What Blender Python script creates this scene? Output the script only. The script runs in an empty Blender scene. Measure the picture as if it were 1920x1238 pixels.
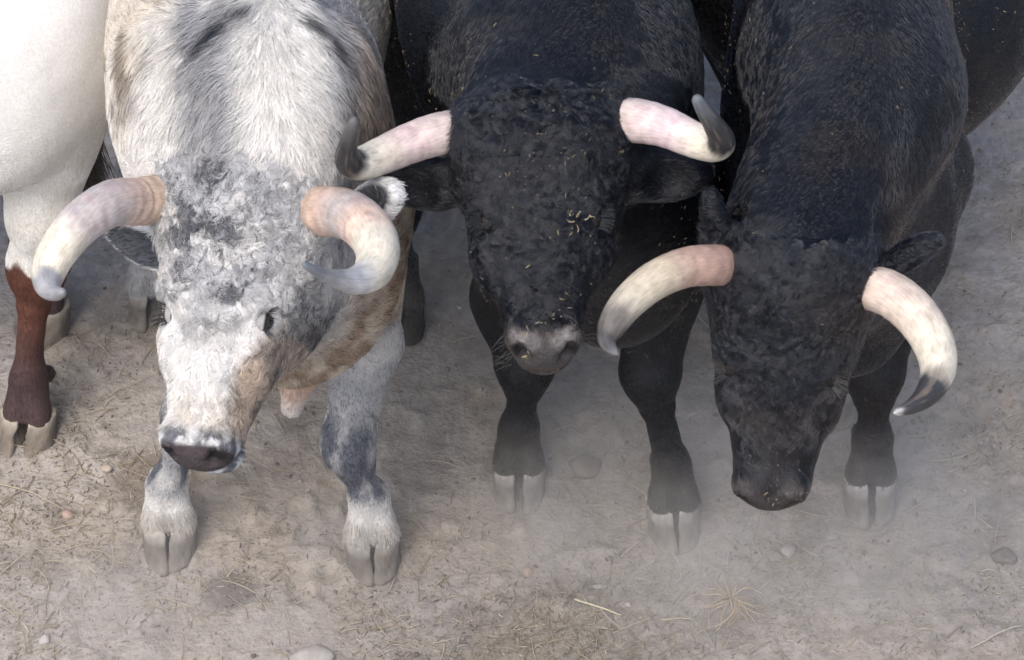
import bpy, math, random, os
import numpy as np
from mathutils import Vector, Matrix, Quaternion

DEV = ''
rng = np.random.default_rng(7)
random.seed(7)
SC = bpy.context.scene
COL = SC.collection

# ------------------------------------------------------------------ camera, sky, sun, exposure
PITCH = math.radians(44.0)
DIST = 6.2
FPX = 6200.0                                   # focal length in pixels of a 1920 wide picture
cam_d = bpy.data.cameras.new('camera')
cam = bpy.data.objects.new('camera', cam_d)
COL.objects.link(cam)
cam.location = (0, -DIST * math.cos(PITCH), DIST * math.sin(PITCH))
cam.rotation_euler = (math.radians(90) - PITCH, 0, 0)
cam_d.sensor_width = 36.0
cam_d.lens = 36.0 * FPX / 1920.0
cam_d.clip_start = 0.1
cam_d.clip_end = 500
cam_d.dof.use_dof = True
cam_d.dof.focus_distance = 5.5
cam_d.dof.aperture_fstop = 10.0
SC.camera = cam

world = bpy.data.worlds.new('World')
SC.world = world
world.use_nodes = True
wn = world.node_tree
bg = wn.nodes['Background']
sky = wn.nodes.new('ShaderNodeTexSky')
sky.sky_type = 'NISHITA'
sky.sun_disc = False
SUN_EL, SUN_AZ = math.radians(56), math.radians(-150)     # azimuth clockwise from +Y
sky.sun_elevation = SUN_EL
sky.sun_rotation = SUN_AZ
sky.air_density = 0.8
sky.ozone_density = 0.6
sky.dust_density = 3.0
hs = wn.nodes.new('ShaderNodeHueSaturation'); hs.inputs['Saturation'].default_value = .95     # thin high cloud greys the blue
wn.links.new(sky.outputs[0], hs.inputs['Color'])
wn.links.new(hs.outputs[0], bg.inputs[0])
bg.inputs[1].default_value = 0.11

sun_d = bpy.data.lights.new('sun', 'SUN')
sun_d.energy = 1.0
sun_d.angle = math.radians(40)
sun_d.color = (1.0, 0.95, 0.88)
sun = bpy.data.objects.new('sun', sun_d)
COL.objects.link(sun)
sdir = Vector((math.sin(SUN_AZ) * math.cos(SUN_EL), math.cos(SUN_AZ) * math.cos(SUN_EL), math.sin(SUN_EL)))
sun.rotation_euler = sdir.to_track_quat('Z', 'Y').to_euler()
sun.location = sdir * 20

SC.view_settings.view_transform = 'Standard'
SC.view_settings.look = 'None'
SC.view_settings.gamma = 1
SC.view_settings.use_curve_mapping = False
SC.view_settings.exposure = 1.2
SC.render.engine = 'CYCLES'
SC.cycles.use_denoising = True
SC.cycles.max_bounces = 8
SC.cycles.diffuse_bounces = 3
SC.cycles.glossy_bounces = 2
SC.cycles.volume_bounces = 4
SC.cycles.volume_max_steps = 64
SC.cycles.transparent_max_bounces = 8

# ------------------------------------------------------------------ surveying helpers: a direction seen from the wall, met with a plane
CP = np.array([0, -DIST * math.cos(PITCH), DIST * math.sin(PITCH)])
FW = np.array([0, math.cos(PITCH), -math.sin(PITCH)])
UP = np.array([0, math.sin(PITCH), math.cos(PITCH)])
RT = np.array([1.0, 0, 0])

def W(px, py, y=None, z=None):
    d = FW + RT * ((px - 960) / FPX) + UP * ((619 - py) / FPX)
    t = (y - CP[1]) / d[1] if z is None else (z - CP[2]) / d[2]
    return CP + d * t

def A(*v):
    return np.array(v, dtype=float)

def unit(v):
    v = np.asarray(v, float)
    return v / (np.linalg.norm(v) + 1e-12)

def nrm(v):
    return v / (np.linalg.norm(v, axis=-1, keepdims=True) + 1e-9)

def sstep(a, b, x):
    t = np.clip((x - a) / (b - a), 0, 1)
    return t * t * (3 - 2 * t)

_perm = np.random.default_rng(3).permutation(4096).astype(np.int64)
_vals = np.random.default_rng(4).random(4096)

def vnoise(p, sc, seed=0):
    q = np.asarray(p, float) * sc + seed * 17.13 + 100.0
    i = np.floor(q).astype(np.int64)
    f = q - i
    f = f * f * (3 - 2 * f)
    out = 0
    for dx in (0, 1):
        hx = _perm[(i[:, 0] + dx) & 4095]
        wx = f[:, 0] if dx else 1 - f[:, 0]
        for dy in (0, 1):
            hy = _perm[(hx + i[:, 1] + dy) & 4095]
            wy = f[:, 1] if dy else 1 - f[:, 1]
            for dz in (0, 1):
                h = _perm[(hy + i[:, 2] + dz) & 4095]
                wz = f[:, 2] if dz else 1 - f[:, 2]
                out = out + _vals[h] * wx * wy * wz
    return out

def fbm(p, sc, seed=0, o=3):
    s, a, tot = 0, 1.0, 0
    for k in range(o):
        s = s + a * vnoise(p, sc * 2 ** k, seed + k)
        tot += a
        a *= .5
    return s / tot

# ------------------------------------------------------------------ implicit sculpting: smooth unions of tapered limbs and ellipsoids
class Prim:
    pass

def ELL(c, r, R=None, k=.05, sub=False):
    """ellipsoid; R rows = its axes in world"""
    p = Prim(); p.kind = 'e'; p.c = np.asarray(c, float); p.r = np.asarray(r, float)
    p.R = np.eye(3) if R is None else np.asarray(R, float); p.k = k; p.sub = sub
    p.bc = p.c; p.br = float(max(r))
    return p

def CON(a, b, ra, rb, k=.04, sub=False):
    p = Prim(); p.kind = 'c'; p.a = np.asarray(a, float); p.b = np.asarray(b, float); p.ra = ra; p.rb = rb
    p.k = k; p.sub = sub
    p.bc = (p.a + p.b) / 2; p.br = float(np.linalg.norm(p.a - p.b) / 2 + max(ra, rb))
    return p

def BOX(c, h, rd, R=None, k=.04, taper=0.0, sub=False):
    """rounded box, x and z narrowing along local y by `taper` per metre"""
    p = Prim(); p.kind = 'b'; p.c = np.asarray(c, float); p.h = np.asarray(h, float); p.rd = rd
    p.R = np.eye(3) if R is None else np.asarray(R, float); p.k = k; p.sub = sub; p.taper = taper
    p.bc = p.c; p.br = float(np.linalg.norm(h))
    return p

def pdist(p, X):
    if p.kind == 'e':
        q = (X - p.c) @ p.R.T
        k0 = np.linalg.norm(q / p.r, axis=1)
        k1 = np.linalg.norm(q / (p.r * p.r), axis=1) + 1e-9
        return k0 * (k0 - 1) / k1
    if p.kind == 'c':
        ab = p.b - p.a
        t = np.clip(((X - p.a) @ ab) / (ab @ ab + 1e-12), 0, 1)
        return np.linalg.norm(X - p.a - t[:, None] * ab, axis=1) - (p.ra + (p.rb - p.ra) * t)
    q = (X - p.c) @ p.R.T
    s = 1 - p.taper * q[:, 1]
    q = q.copy(); q[:, 0] /= s; q[:, 2] /= s
    q = np.abs(q) - (p.h - p.rd)
    return np.linalg.norm(np.maximum(q, 0), axis=1) + np.minimum(q.max(axis=1), 0) - p.rd

def sdf(prims, X, cull=True):
    D = np.full(len(X), 9.0)
    for p in prims:
        if cull:
            m = np.nonzero(((X - p.bc) ** 2).sum(1) < (p.br + p.k + .10) ** 2)[0]
            if len(m) == 0:
                continue
            Xi = X[m]
        else:
            m = slice(None); Xi = X
        d = pdist(p, Xi)
        o = D[m]
        if p.sub:
            h = np.clip(.5 - .5 * (o + d) / p.k, 0, 1)
            D[m] = o * (1 - h) - d * h + p.k * h * (1 - h)
        else:
            h = np.clip(.5 + .5 * (o - d) / p.k, 0, 1)
            D[m] = o * (1 - h) + d * h - p.k * h * (1 - h)
    return D

def surface(prims, lo, hi, h, disp=None):
    """sparse surface nets -> verts (n,3), quads (m,4)"""
    B = 8
    lo = np.asarray(lo, float); hi = np.asarray(hi, float)
    nb = np.ceil((hi - lo) / (h * B)).astype(int)
    n = nb * B
    gi = np.stack(np.meshgrid(*[np.arange(k) for k in nb], indexing='ij'), -1).reshape(-1, 3)
    cc = lo + (gi + .5) * B * h
    dc = sdf(prims, cc, cull=False)
    act = np.abs(dc) < B * h * 1.15
    D = np.where(dc < 0, -1.0, 1.0).astype(np.float32).reshape(nb)
    D = np.repeat(np.repeat(np.repeat(D, B, 0), B, 1), B, 2)
    ab = gi[act]
    loc = np.stack(np.meshgrid(*[np.arange(B)] * 3, indexing='ij'), -1).reshape(-1, 3)
    for s in range(0, len(ab), 600):
        ix = (ab[s:s + 600, None, :] * B + loc[None]).reshape(-1, 3)
        X = lo + ix * h
        v = sdf(prims, X)
        D[ix[:, 0], ix[:, 1], ix[:, 2]] = v
    S = D < 0
    c = np.zeros(tuple(n - 1), np.uint8)
    for dx in (0, 1):
        for dy in (0, 1):
            for dz in (0, 1):
                c += S[dx:n[0] - 1 + dx, dy:n[1] - 1 + dy, dz:n[2] - 1 + dz]
    cells = np.argwhere((c > 0) & (c < 8))
    idm = np.full(c.shape, -1, np.int32)
    idm[cells[:, 0], cells[:, 1], cells[:, 2]] = np.arange(len(cells))
    acc = np.zeros((len(cells), 3)); cnt = np.zeros(len(cells))
    co = [(a, b, d) for a in (0, 1) for b in (0, 1) for d in (0, 1)]
    for u in co:
        for ax in range(3):
            if u[ax]:
                continue
            w = list(u); w[ax] = 1
            a_ = D[cells[:, 0] + u[0], cells[:, 1] + u[1], cells[:, 2] + u[2]].astype(float)
            b_ = D[cells[:, 0] + w[0], cells[:, 1] + w[1], cells[:, 2] + w[2]].astype(float)
            m = (a_ < 0) != (b_ < 0)
            t = np.where(m, a_ / (a_ - b_ + 1e-12), 0)
            for q in range(3):
                acc[:, q] += np.where(m, u[q] + (t if q == ax else 0), 0)
            cnt += m
    V = lo + (cells + acc / cnt[:, None]) * h
    quads = []
    for ax in range(3):
        sl0 = [slice(1, n[k] - 1) for k in range(3)]; sl1 = list(sl0)
        sl0[ax] = slice(0, n[ax] - 1); sl1[ax] = slice(1, n[ax])
        e = np.argwhere(S[tuple(sl0)] != S[tuple(sl1)])
        base = e + np.array([0 if k == ax else 1 for k in range(3)])
        ins = S[base[:, 0], base[:, 1], base[:, 2]]
        o1, o2 = [(1, 2), (2, 0), (0, 1)][ax]
        d1 = np.zeros(3, int); d1[o1] = 1
        d2 = np.zeros(3, int); d2[o2] = 1
        g = lambda b: idm[b[:, 0], b[:, 1], b[:, 2]]
        q = np.stack([g(base - d1 - d2), g(base - d2), g(base), g(base - d1)], 1)
        q[~ins] = q[~ins][:, ::-1]
        quads.append(q)
    Q = np.concatenate(quads)
    Q = Q[(Q >= 0).all(1)]
    return V, Q

def vnormals(V, Q):
    fn = np.cross(V[Q[:, 2]] - V[Q[:, 0]], V[Q[:, 3]] - V[Q[:, 1]])
    N = np.zeros_like(V)
    for k in range(4):
        for ax in range(3):
            N[:, ax] += np.bincount(Q[:, k], fn[:, ax], minlength=len(V))
    return nrm(N), np.linalg.norm(fn, axis=1) * .5

# ------------------------------------------------------------------ scene objects
def link(o, parent=None):
    COL.objects.link(o)
    if parent is not None:
        o.parent = parent
        o.matrix_parent_inverse = parent.matrix_world.inverted()
    return o

def tag(o, label=None, cat=None, group=None, kind=None):
    if label: o['label'] = label
    if cat: o['category'] = cat
    if group: o['group'] = group
    if kind: o['kind'] = kind
    return o

def thing(name, loc, label, cat, group=None):
    o = bpy.data.objects.new(name, None)
    o.empty_display_size = .1
    COL.objects.link(o)
    o.location = loc
    bpy.context.view_layer.update()
    return tag(o, label, cat, group)

def mesh_obj(name, V, F, mat, parent=None, col=None, smooth=True, origin=None):
    V = np.asarray(V, float)
    org = V.mean(0) if origin is None else np.asarray(origin, float)
    me = bpy.data.meshes.new(name)
    F = np.asarray(F) if not isinstance(F, list) else F
    if isinstance(F, np.ndarray):
        me.vertices.add(len(V)); me.vertices.foreach_set('co', (V - org).ravel())
        k = F.shape[1]
        me.loops.add(F.size); me.loops.foreach_set('vertex_index', F.ravel().astype(np.int32))
        me.polygons.add(len(F)); me.polygons.foreach_set('loop_start', np.arange(0, F.size, k, dtype=np.int32))
        me.update(calc_edges=True)
        me.validate()
    else:
        me.from_pydata((V - org).tolist(), [], F)
    if smooth:
        me.polygons.foreach_set('use_smooth', np.ones(len(me.polygons), bool))
    if col is not None:
        c = np.ones((len(V), 4), np.float32); c[:, :3] = col
        at = me.color_attributes.new('col', 'FLOAT_COLOR', 'POINT')
        at.data.foreach_set('color', c.ravel())
    me.materials.append(mat)
    o = bpy.data.objects.new(name, me)
    COL.objects.link(o)
    o.location = org
    if parent is not None:
        o.parent = parent
        o.location = org - np.array(parent.location)
    return o

def fur_obj(name, P, rad, col, mat, parent):
    """P (n,K,3) world, rad (n,K), col (n,3)"""
    n, K, _ = P.shape
    org = np.array(parent.location)
    hc = bpy.data.hair_curves.new(name)
    hc.add_curves([K] * n)
    hc.points.foreach_set('position', (P - org).reshape(-1).astype(np.float32))
    r = hc.attributes.get('radius') or hc.attributes.new('radius', 'FLOAT', 'POINT')
    r.data.foreach_set('value', rad.reshape(-1).astype(np.float32))
    c4 = np.ones((n, 4), np.float32); c4[:, :3] = col
    a = hc.attributes.new('col', 'FLOAT_COLOR', 'CURVE')
    a.data.foreach_set('color', c4.ravel())
    hc.materials.append(mat)
    o = bpy.data.objects.new(name, hc)
    COL.objects.link(o)
    o.parent = parent
    return o

# ------------------------------------------------------------------ materials
def newmat(name):
    m = bpy.data.materials.new(name)
    m.use_nodes = True
    nt = m.node_tree
    b = nt.nodes['Principled BSDF']
    return m, nt, b

def N(nt, t, **kw):
    n = nt.nodes.new(t)
    for k, v in kw.items():
        if k.startswith('i_'):
            n.inputs[k[2:].replace('_', ' ')].default_value = v
        else:
            setattr(n, k, v)
    return n

def coat_mat(name, rough, spec, sheen, tint=(.8, .88, 1)):
    m, nt, b = newmat(name)
    a = N(nt, 'ShaderNodeAttribute', attribute_name='col')
    nt.links.new(a.outputs['Color'], b.inputs['Base Color'])
    b.inputs['Roughness'].default_value = rough
    b.inputs['Specular IOR Level'].default_value = spec
    b.inputs['Sheen Weight'].default_value = sheen
    b.inputs['Sheen Roughness'].default_value = .45
    b.inputs['Sheen Tint'].default_value = (*tint, 1)
    return m

def skin_mat(name, rough, spec, bump=.3, scale=160):
    m, nt, b = newmat(name)
    a = N(nt, 'ShaderNodeAttribute', attribute_name='col')
    tc = N(nt, 'ShaderNodeTexCoord')
    no = N(nt, 'ShaderNodeTexNoise'); no.inputs['Scale'].default_value = scale; no.inputs['Detail'].default_value = 5
    nt.links.new(tc.outputs['Object'], no.inputs['Vector'])
    mr = N(nt, 'ShaderNodeMapRange'); mr.inputs['To Min'].default_value = .75; mr.inputs['To Max'].default_value = 1.2
    nt.links.new(no.outputs['Fac'], mr.inputs['Value'])
    vm = N(nt, 'ShaderNodeVectorMath', operation='SCALE')
    nt.links.new(a.outputs['Color'], vm.inputs[0]); nt.links.new(mr.outputs[0], vm.inputs['Scale'])
    nt.links.new(vm.outputs[0], b.inputs['Base Color'])
    bu = N(nt, 'ShaderNodeBump'); bu.inputs['Strength'].default_value = bump; bu.inputs['Distance'].default_value = .004
    nt.links.new(no.outputs['Fac'], bu.inputs['Height']); nt.links.new(bu.outputs[0], b.inputs['Normal'])
    b.inputs['Roughness'].default_value = rough
    b.inputs['Specular IOR Level'].default_value = spec
    return m

M_skin_light = skin_mat('light_hide', .7, .25, .9)
M_skin_black = skin_mat('black_hide', .55, .3, .9)
M_fur_light = coat_mat('light_fur', .65, .25, .05)
def hair_mat(name, rough, radial, tint):
    m = bpy.data.materials.new(name); m.use_nodes = True
    nt = m.node_tree; nt.nodes.clear()
    o = nt.nodes.new('ShaderNodeOutputMaterial'); h = nt.nodes.new('ShaderNodeBsdfHairPrincipled')
    h.model = 'CHIANG'; h.parametrization = 'COLOR'
    a = nt.nodes.new('ShaderNodeAttribute'); a.attribute_name = 'col'
    nt.links.new(a.outputs['Color'], h.inputs['Color'])
    h.inputs['Roughness'].default_value = rough
    h.inputs['Radial Roughness'].default_value = radial
    h.inputs['IOR'].default_value = 1.48
    nt.links.new(h.outputs[0], o.inputs['Surface'])
    return m
M_fur_black = hair_mat('black_fur', .24, .40, None)
M_hoof = skin_mat('hoof_horn', .92, .12, .9, 70)
M_dustfur = coat_mat('whisker', .6, .3, 0)

def horn_material():
    m, nt, b = newmat('horn_keratin')
    a = N(nt, 'ShaderNodeAttribute', attribute_name='col')
    uv = N(nt, 'ShaderNodeAttribute', attribute_name='hp')        # x along, y,z around
    mp = N(nt, 'ShaderNodeMapping'); mp.inputs['Scale'].default_value = (9, 5.0, 5.0)
    nt.links.new(uv.outputs['Vector'], mp.inputs['Vector'])
    n1 = N(nt, 'ShaderNodeTexNoise'); n1.inputs['Scale'].default_value = 3.0; n1.inputs['Detail'].default_value = 6
    nt.links.new(mp.outputs[0], n1.inputs['Vector'])
    tc = N(nt, 'ShaderNodeTexCoord')
    n2 = N(nt, 'ShaderNodeTexNoise'); n2.inputs['Scale'].default_value = 55; n2.inputs['Detail'].default_value = 6
    nt.links.new(tc.outputs['Object'], n2.inputs['Vector'])
    ad = N(nt, 'ShaderNodeMath', operation='ADD'); nt.links.new(n1.outputs['Fac'], ad.inputs[0]); nt.links.new(n2.outputs['Fac'], ad.inputs[1])
    mr = N(nt, 'ShaderNodeMapRange'); mr.inputs['From Min'].default_value = .6; mr.inputs['From Max'].default_value = 1.4
    mr.inputs['To Min'].default_value = .62; mr.inputs['To Max'].default_value = 1.28
    nt.links.new(ad.outputs[0], mr.inputs['Value'])
    vm = N(nt, 'ShaderNodeVectorMath', operation='SCALE')
    nt.links.new(a.outputs['Color'], vm.inputs[0]); nt.links.new(mr.outputs[0], vm.inputs['Scale'])
    nt.links.new(vm.outputs[0], b.inputs['Base Color'])
    bu = N(nt, 'ShaderNodeBump'); bu.inputs['Strength'].default_value = .35; bu.inputs['Distance'].default_value = .003
    nt.links.new(ad.outputs[0], bu.inputs['Height']); nt.links.new(bu.outputs[0], b.inputs['Normal'])
    b.inputs['Roughness'].default_value = .42
    b.inputs['Specular IOR Level'].default_value = .4
    b.inputs['Subsurface Weight'].default_value = .0
    return m
M_horn = horn_material()

def plain(name, col, rough, spec=.5, coat=0):
    m, nt, b = newmat(name)
    no = N(nt, 'ShaderNodeTexNoise'); no.inputs['Scale'].default_value = 60
    mx = N(nt, 'ShaderNodeMix', data_type='RGBA')
    mx.inputs[6].default_value = (*[c * .7 for c in col], 1); mx.inputs[7].default_value = (*[min(1, c * 1.3) for c in col], 1)
    nt.links.new(no.outputs['Fac'], mx.inputs[0]); nt.links.new(mx.outputs[2], b.inputs['Base Color'])
    b.inputs['Roughness'].default_value = rough; b.inputs['Specular IOR Level'].default_value = spec
    b.inputs['Coat Weight'].default_value = coat
    return m
M_eye = plain('eyeball', (.012, .008, .006), .08, .6, .5)
# ------------------------------------------------------------------ anatomy
class Head:
    def __init__(s, px, py, Y, roll, yaw, pitch, size=1.0):
        s.O = W(px, py, y=Y); s.s = size
        a, b, c = math.radians(yaw), math.radians(roll), math.radians(pitch)
        B = np.array([[1, 0, 0], [0, math.cos(c), math.sin(c)], [0, -math.sin(c), math.cos(c)]])
        Ry = np.array([[math.cos(a), 0, math.sin(a)], [0, 1, 0], [-math.sin(a), 0, math.cos(a)]])
        Rz = np.array([[math.cos(b), math.sin(b), 0], [-math.sin(b), math.cos(b), 0], [0, 0, 1]])
        M = B @ Ry @ Rz                                    # rows: X, Y, Z in (right, down, near) axes
        s.R = M @ np.stack([RT, -UP, -FW])                 # rows in world
    ex, ey, ky = .108, .20, 1.0
    def w(s, x, y, z):
        return s.O + s.s * (np.array([x, y * s.ky, z]) @ s.R)
    def loc(s, P):
        return ((P - s.O) @ s.R.T) / s.s / np.array([1, s.ky, 1])

def head_prims(H, curl=0.0, wide=1.0, muz=1.0, brow=(1, 1), ex=.108, ey=.20):
    k = H.s
    R = H.R
    H.ex, H.ey = ex, ey
    def e(c, r, kk=.03, sub=False):
        return ELL(H.w(*c), np.array(r) * k, R, kk, sub)
    def c(a, b, ra, rb, kk=.03):
        return CON(H.w(*a), H.w(*b), ra * k, rb * k, kk)
    P = [
        BOX(H.w(0, .115, -.085), A(.118 * wide, .135, .080) * k, .060, R, .03, .6),
        e((0, .05, -.09), (.125 * wide, .10, .10), .04),
        e((0, .13, -.035), (.085, .12, .035), .04),
        BOX(H.w(0, .315, -.088), A(.071, .165, .060) * k, .050, R, .045, 2.0),
        e((0, .30, -.045), (.042, .16, .028), .03),
        c((.0, .20, -.17), (0, .43, -.125), .075, .048, .04),
    ]
    for sx, bw in ((-1, brow[0]), (1, brow[1])):
        P += [
            e((sx * .062, .205, -.150), (.038, .115, .085), .045),
            e((sx * .050, .325, -.105), (.034, .085, .055), .04),
            e((sx * (ex - .018), ey - .028, -.042), (.026, .030, .026), .025),
            e((sx * (ex - .020), ey + .050, -.095), (.028, .055, .035), .04),
            e((sx * .118, .035, -.060), (.035, .042, .042), .02),
            e((sx * .044, .395, -.085), (.024, .07, .04), .03),
        ]
    P += [
        e((0, .465, -.090), (.068 * muz, .050, .062), .025),
        e((0, .500, -.083), (.056 * muz, .028, .042), .018),
        e((0, .478, -.155), (.055, .04, .035), .022),
    ]
    for sx in (-1, 1):
        P += [
            e((sx * .047 * muz, .475, -.048), (.024, .034, .028), .018),
            e((sx * .042 * muz, .520, -.058), (.018, .022, .014), .007, True),
            e((sx * .050 * muz, .506, -.040), (.012, .020, .017), .006, True),
            e((sx * (ex - .001), ey + .002, -.036), (.019, .025, .019), .010, True),
        ]
    return P

def eye_parts(H, side, parent, M_skin, col, size=1.0, ex=.108, ey=.20, open_up=.35, low=-.45, lidcol=A(.03, .03, .03)):
    """ball and two eyelids"""
    c = H.w(side * (ex - .016), ey, -.054)
    r = .0215 * H.s * size
    V, F = sphere_mesh(c, r, 24, 16)
    mesh_obj('eye', V, F, M_eye, parent)
    out = unit(H.R[0] * side + H.R[2] * .55)
    fw = H.R[1]
    up = unit(np.cross(fw, out)) * (1 if np.dot(np.cross(fw, out), H.R[2]) > 0 else -1)
    nt_, ne = 19, 9
    for nm, e_in, e_out in (('upper_eyelid', open_up, 1.15), ('lower_eyelid', low, -1.2)):
        V = []
        for i, t in enumerate(np.linspace(-1.45, 1.45, nt_)):
            e0 = e_in * max(0, math.cos(t * 1.05)) + (.02 if e_in > 0 else -.02)
            for j, q in enumerate(np.linspace(0, 1, ne)):
                e = e0 * (1 - q) + e_out * q
                rr = r * (1.04 + .07 * math.sin(min(1, q * 3) * 1.57) - .06 * q)
                if j == 0: rr = r * 1.0
                d = out * math.cos(e) * math.cos(t) + fw * math.sin(t) * (1.08) + up * math.sin(e) * math.cos(t)
                V.append(c + unit(d) * rr)
        F = [(i * ne + j, i * ne + j + 1, (i + 1) * ne + j + 1, (i + 1) * ne + j) for i in range(nt_ - 1) for j in range(ne - 1)]
        V = np.array(V)
        cc = np.tile(col, (len(V), 1)); q = np.tile(np.linspace(0, 1, ne), nt_)
        cc = mixc(cc, lidcol, sstep(.1, .35, q))
        mesh_obj(nm, V, F, M_skin, parent, cc)
    return c, out, up, fw, r

def sphere_mesh(c, r, nu=16, nv=10):
    V = []; F = []
    for j in range(nv + 1):
        th = math.pi * j / nv
        for i in range(nu):
            ph = 2 * math.pi * i / nu
            V.append((math.sin(th) * math.cos(ph), math.sin(th) * math.sin(ph), math.cos(th)))
    for j in range(nv):
        for i in range(nu):
            F.append((j * nu + i, (j + 1) * nu + i, (j + 1) * nu + (i + 1) % nu, j * nu + (i + 1) % nu))
    return np.array(V) * r + c, np.array(F)

def frames(pts):
    T = np.gradient(pts, axis=0); T = nrm(T)
    n0 = unit(np.cross(T[0], A(.3, .2, .93)))
    Ns = [n0]
    for i in range(1, len(pts)):
        v = Ns[-1] - T[i] * (Ns[-1] @ T[i])
        Ns.append(unit(v))
    Ns = np.array(Ns)
    return T, Ns, np.cross(T, Ns)

def tube_mesh(pts, rad, sides=12, disp=None, cap=True):
    T, Nn, Bn = frames(pts)
    n = len(pts)
    ang = np.linspace(0, 2 * math.pi, sides, endpoint=False)
    R = np.asarray(rad)[:, None] * np.ones((1, sides))
    if disp is not None:
        R = R * disp(np.linspace(0, 1, n)[:, None], ang[None, :])
    V = pts[:, None, :] + R[..., None] * (np.cos(ang)[None, :, None] * Nn[:, None, :] + np.sin(ang)[None, :, None] * Bn[:, None, :])
    V = V.reshape(-1, 3)
    F = []
    for i in range(n - 1):
        for j in range(sides):
            F.append((i * sides + j, i * sides + (j + 1) % sides, (i + 1) * sides + (j + 1) % sides, (i + 1) * sides + j))
    F = [tuple(f) for f in F]
    if cap:
        F.append(tuple(reversed(range(sides)))); F.append(tuple(range((n - 1) * sides, n * sides)))
    return V, F

def spline(P, n):
    P = np.asarray(P, float)
    m = len(P)
    E = np.vstack([2 * P[0] - P[1], P, 2 * P[-1] - P[-2]])
    seg = np.linalg.norm(P[1:, :3] - P[:-1, :3], axis=1)
    cum = np.concatenate([[0], np.cumsum(seg)]) / seg.sum()
    out = []
    for u in np.linspace(0, 1, n):
        i = min(np.searchsorted(cum, u, side='right') - 1, m - 2)
        t = (u - cum[i]) / (cum[i + 1] - cum[i])
        a, b, c, d = E[i:i + 4]
        out.append(.5 * ((2 * b) + (-a + c) * t + (2 * a - 5 * b + 4 * c - d) * t ** 2 + (-a + 3 * b - 3 * c + d) * t ** 3))
    return np.array(out)

def horn(parent, ctrl, stops, seed, rough_base=.05, rings=.35):
    """ctrl: (px, py, Y, radius); stops: (t, colour)"""
    P = np.array([list(W(a, b, y=c)) + [r] for a, b, c, r in ctrl])
    S = spline(P, 90)
    pts, rad = S[:, :3], S[:, 3].clip(.0015)
    # round the tip off
    u = np.linspace(0, 1, 90)
    rad = rad * np.sqrt(np.clip((1 - u) / .018, 0, 1)).clip(.15)
    sides = 40
    r0 = np.random.default_rng(seed)
    ph = r0.random(8) * 6.28
    def disp(t, a):
        d = 1 + .05 * np.exp(-t / .02) + .008 * np.sin(3 * a + ph[0] + 4 * t) + .006 * np.sin(5 * a + ph[1] - 9 * t)
        d = d + .020 * np.exp(-t / rings) * (np.sin(t * 95 + ph[2] + .6 * np.sin(a + ph[3])) + .6 * np.sin(t * 160 + ph[4] + .8 * np.sin(2 * a)))
        return d
    V, F = tube_mesh(pts, rad, sides, disp)
    t = np.repeat(u, sides); ang = np.tile(np.linspace(0, 2 * math.pi, sides, endpoint=False), 90)
    tt = t + .028 * (fbm(V, 45, seed) - .5) * 2 + .03 * (vnoise(np.stack([np.cos(ang) * 2, np.sin(ang) * 2, t * 3], 1), 2.2, seed) - .5)
    ks = np.array([s[0] for s in stops]); cs = np.array([s[1] for s in stops])
    c = np.stack([np.interp(tt, ks, cs[:, q]) for q in range(3)], 1)
    c = c * (1 - .30 * np.exp(-t / .22) * sstep(.2, .9, np.sin(t * 120 + 1.5 * np.sin(ang + seed) + 4 * vnoise(V, 30, seed))))[:, None]
    c = c * (1 - .45 * np.exp(-t / .025) * (.4 + .9 * fbm(V, 90, seed + 2)))[:, None]
    cr_ = sstep(.62, .75, fbm(np.stack([t * 3, np.cos(ang) * 2.5, np.sin(ang) * 2.5], 1), 3.2, seed + 4)) * .35
    c = c * (1 - cr_)[:, None] + np.array([.30, .24, .18]) * cr_[:, None]
    # blood-tinged streaks and worn pale flakes of the keratin
    st = sstep(.56, .74, fbm(np.stack([t * 22, np.cos(ang), np.sin(ang)], 1), 1.6, seed + 9)) * sstep(.1, .3, t) * (1 - sstep(.45, .68, t))
    c = c * (1 - .32 * st[:, None]) + np.array([.34, .20, .22]) * .32 * st[:, None]
    fl = sstep(.6, .8, fbm(V, 70, seed + 5)) * (1 - sstep(.1, .5, t))
    c = c * (1 - .3 * fl[:, None]) + np.array([.45, .36, .28]) * .3 * fl[:, None]
    o = mesh_obj('horn', V, F, M_horn, parent, c)
    hp = o.data.attributes.new('hp', 'FLOAT_VECTOR', 'POINT')
    hp.data.foreach_set('vector', np.stack([t, np.cos(ang), np.sin(ang)], 1).astype(np.float32).ravel())
    return o

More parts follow.
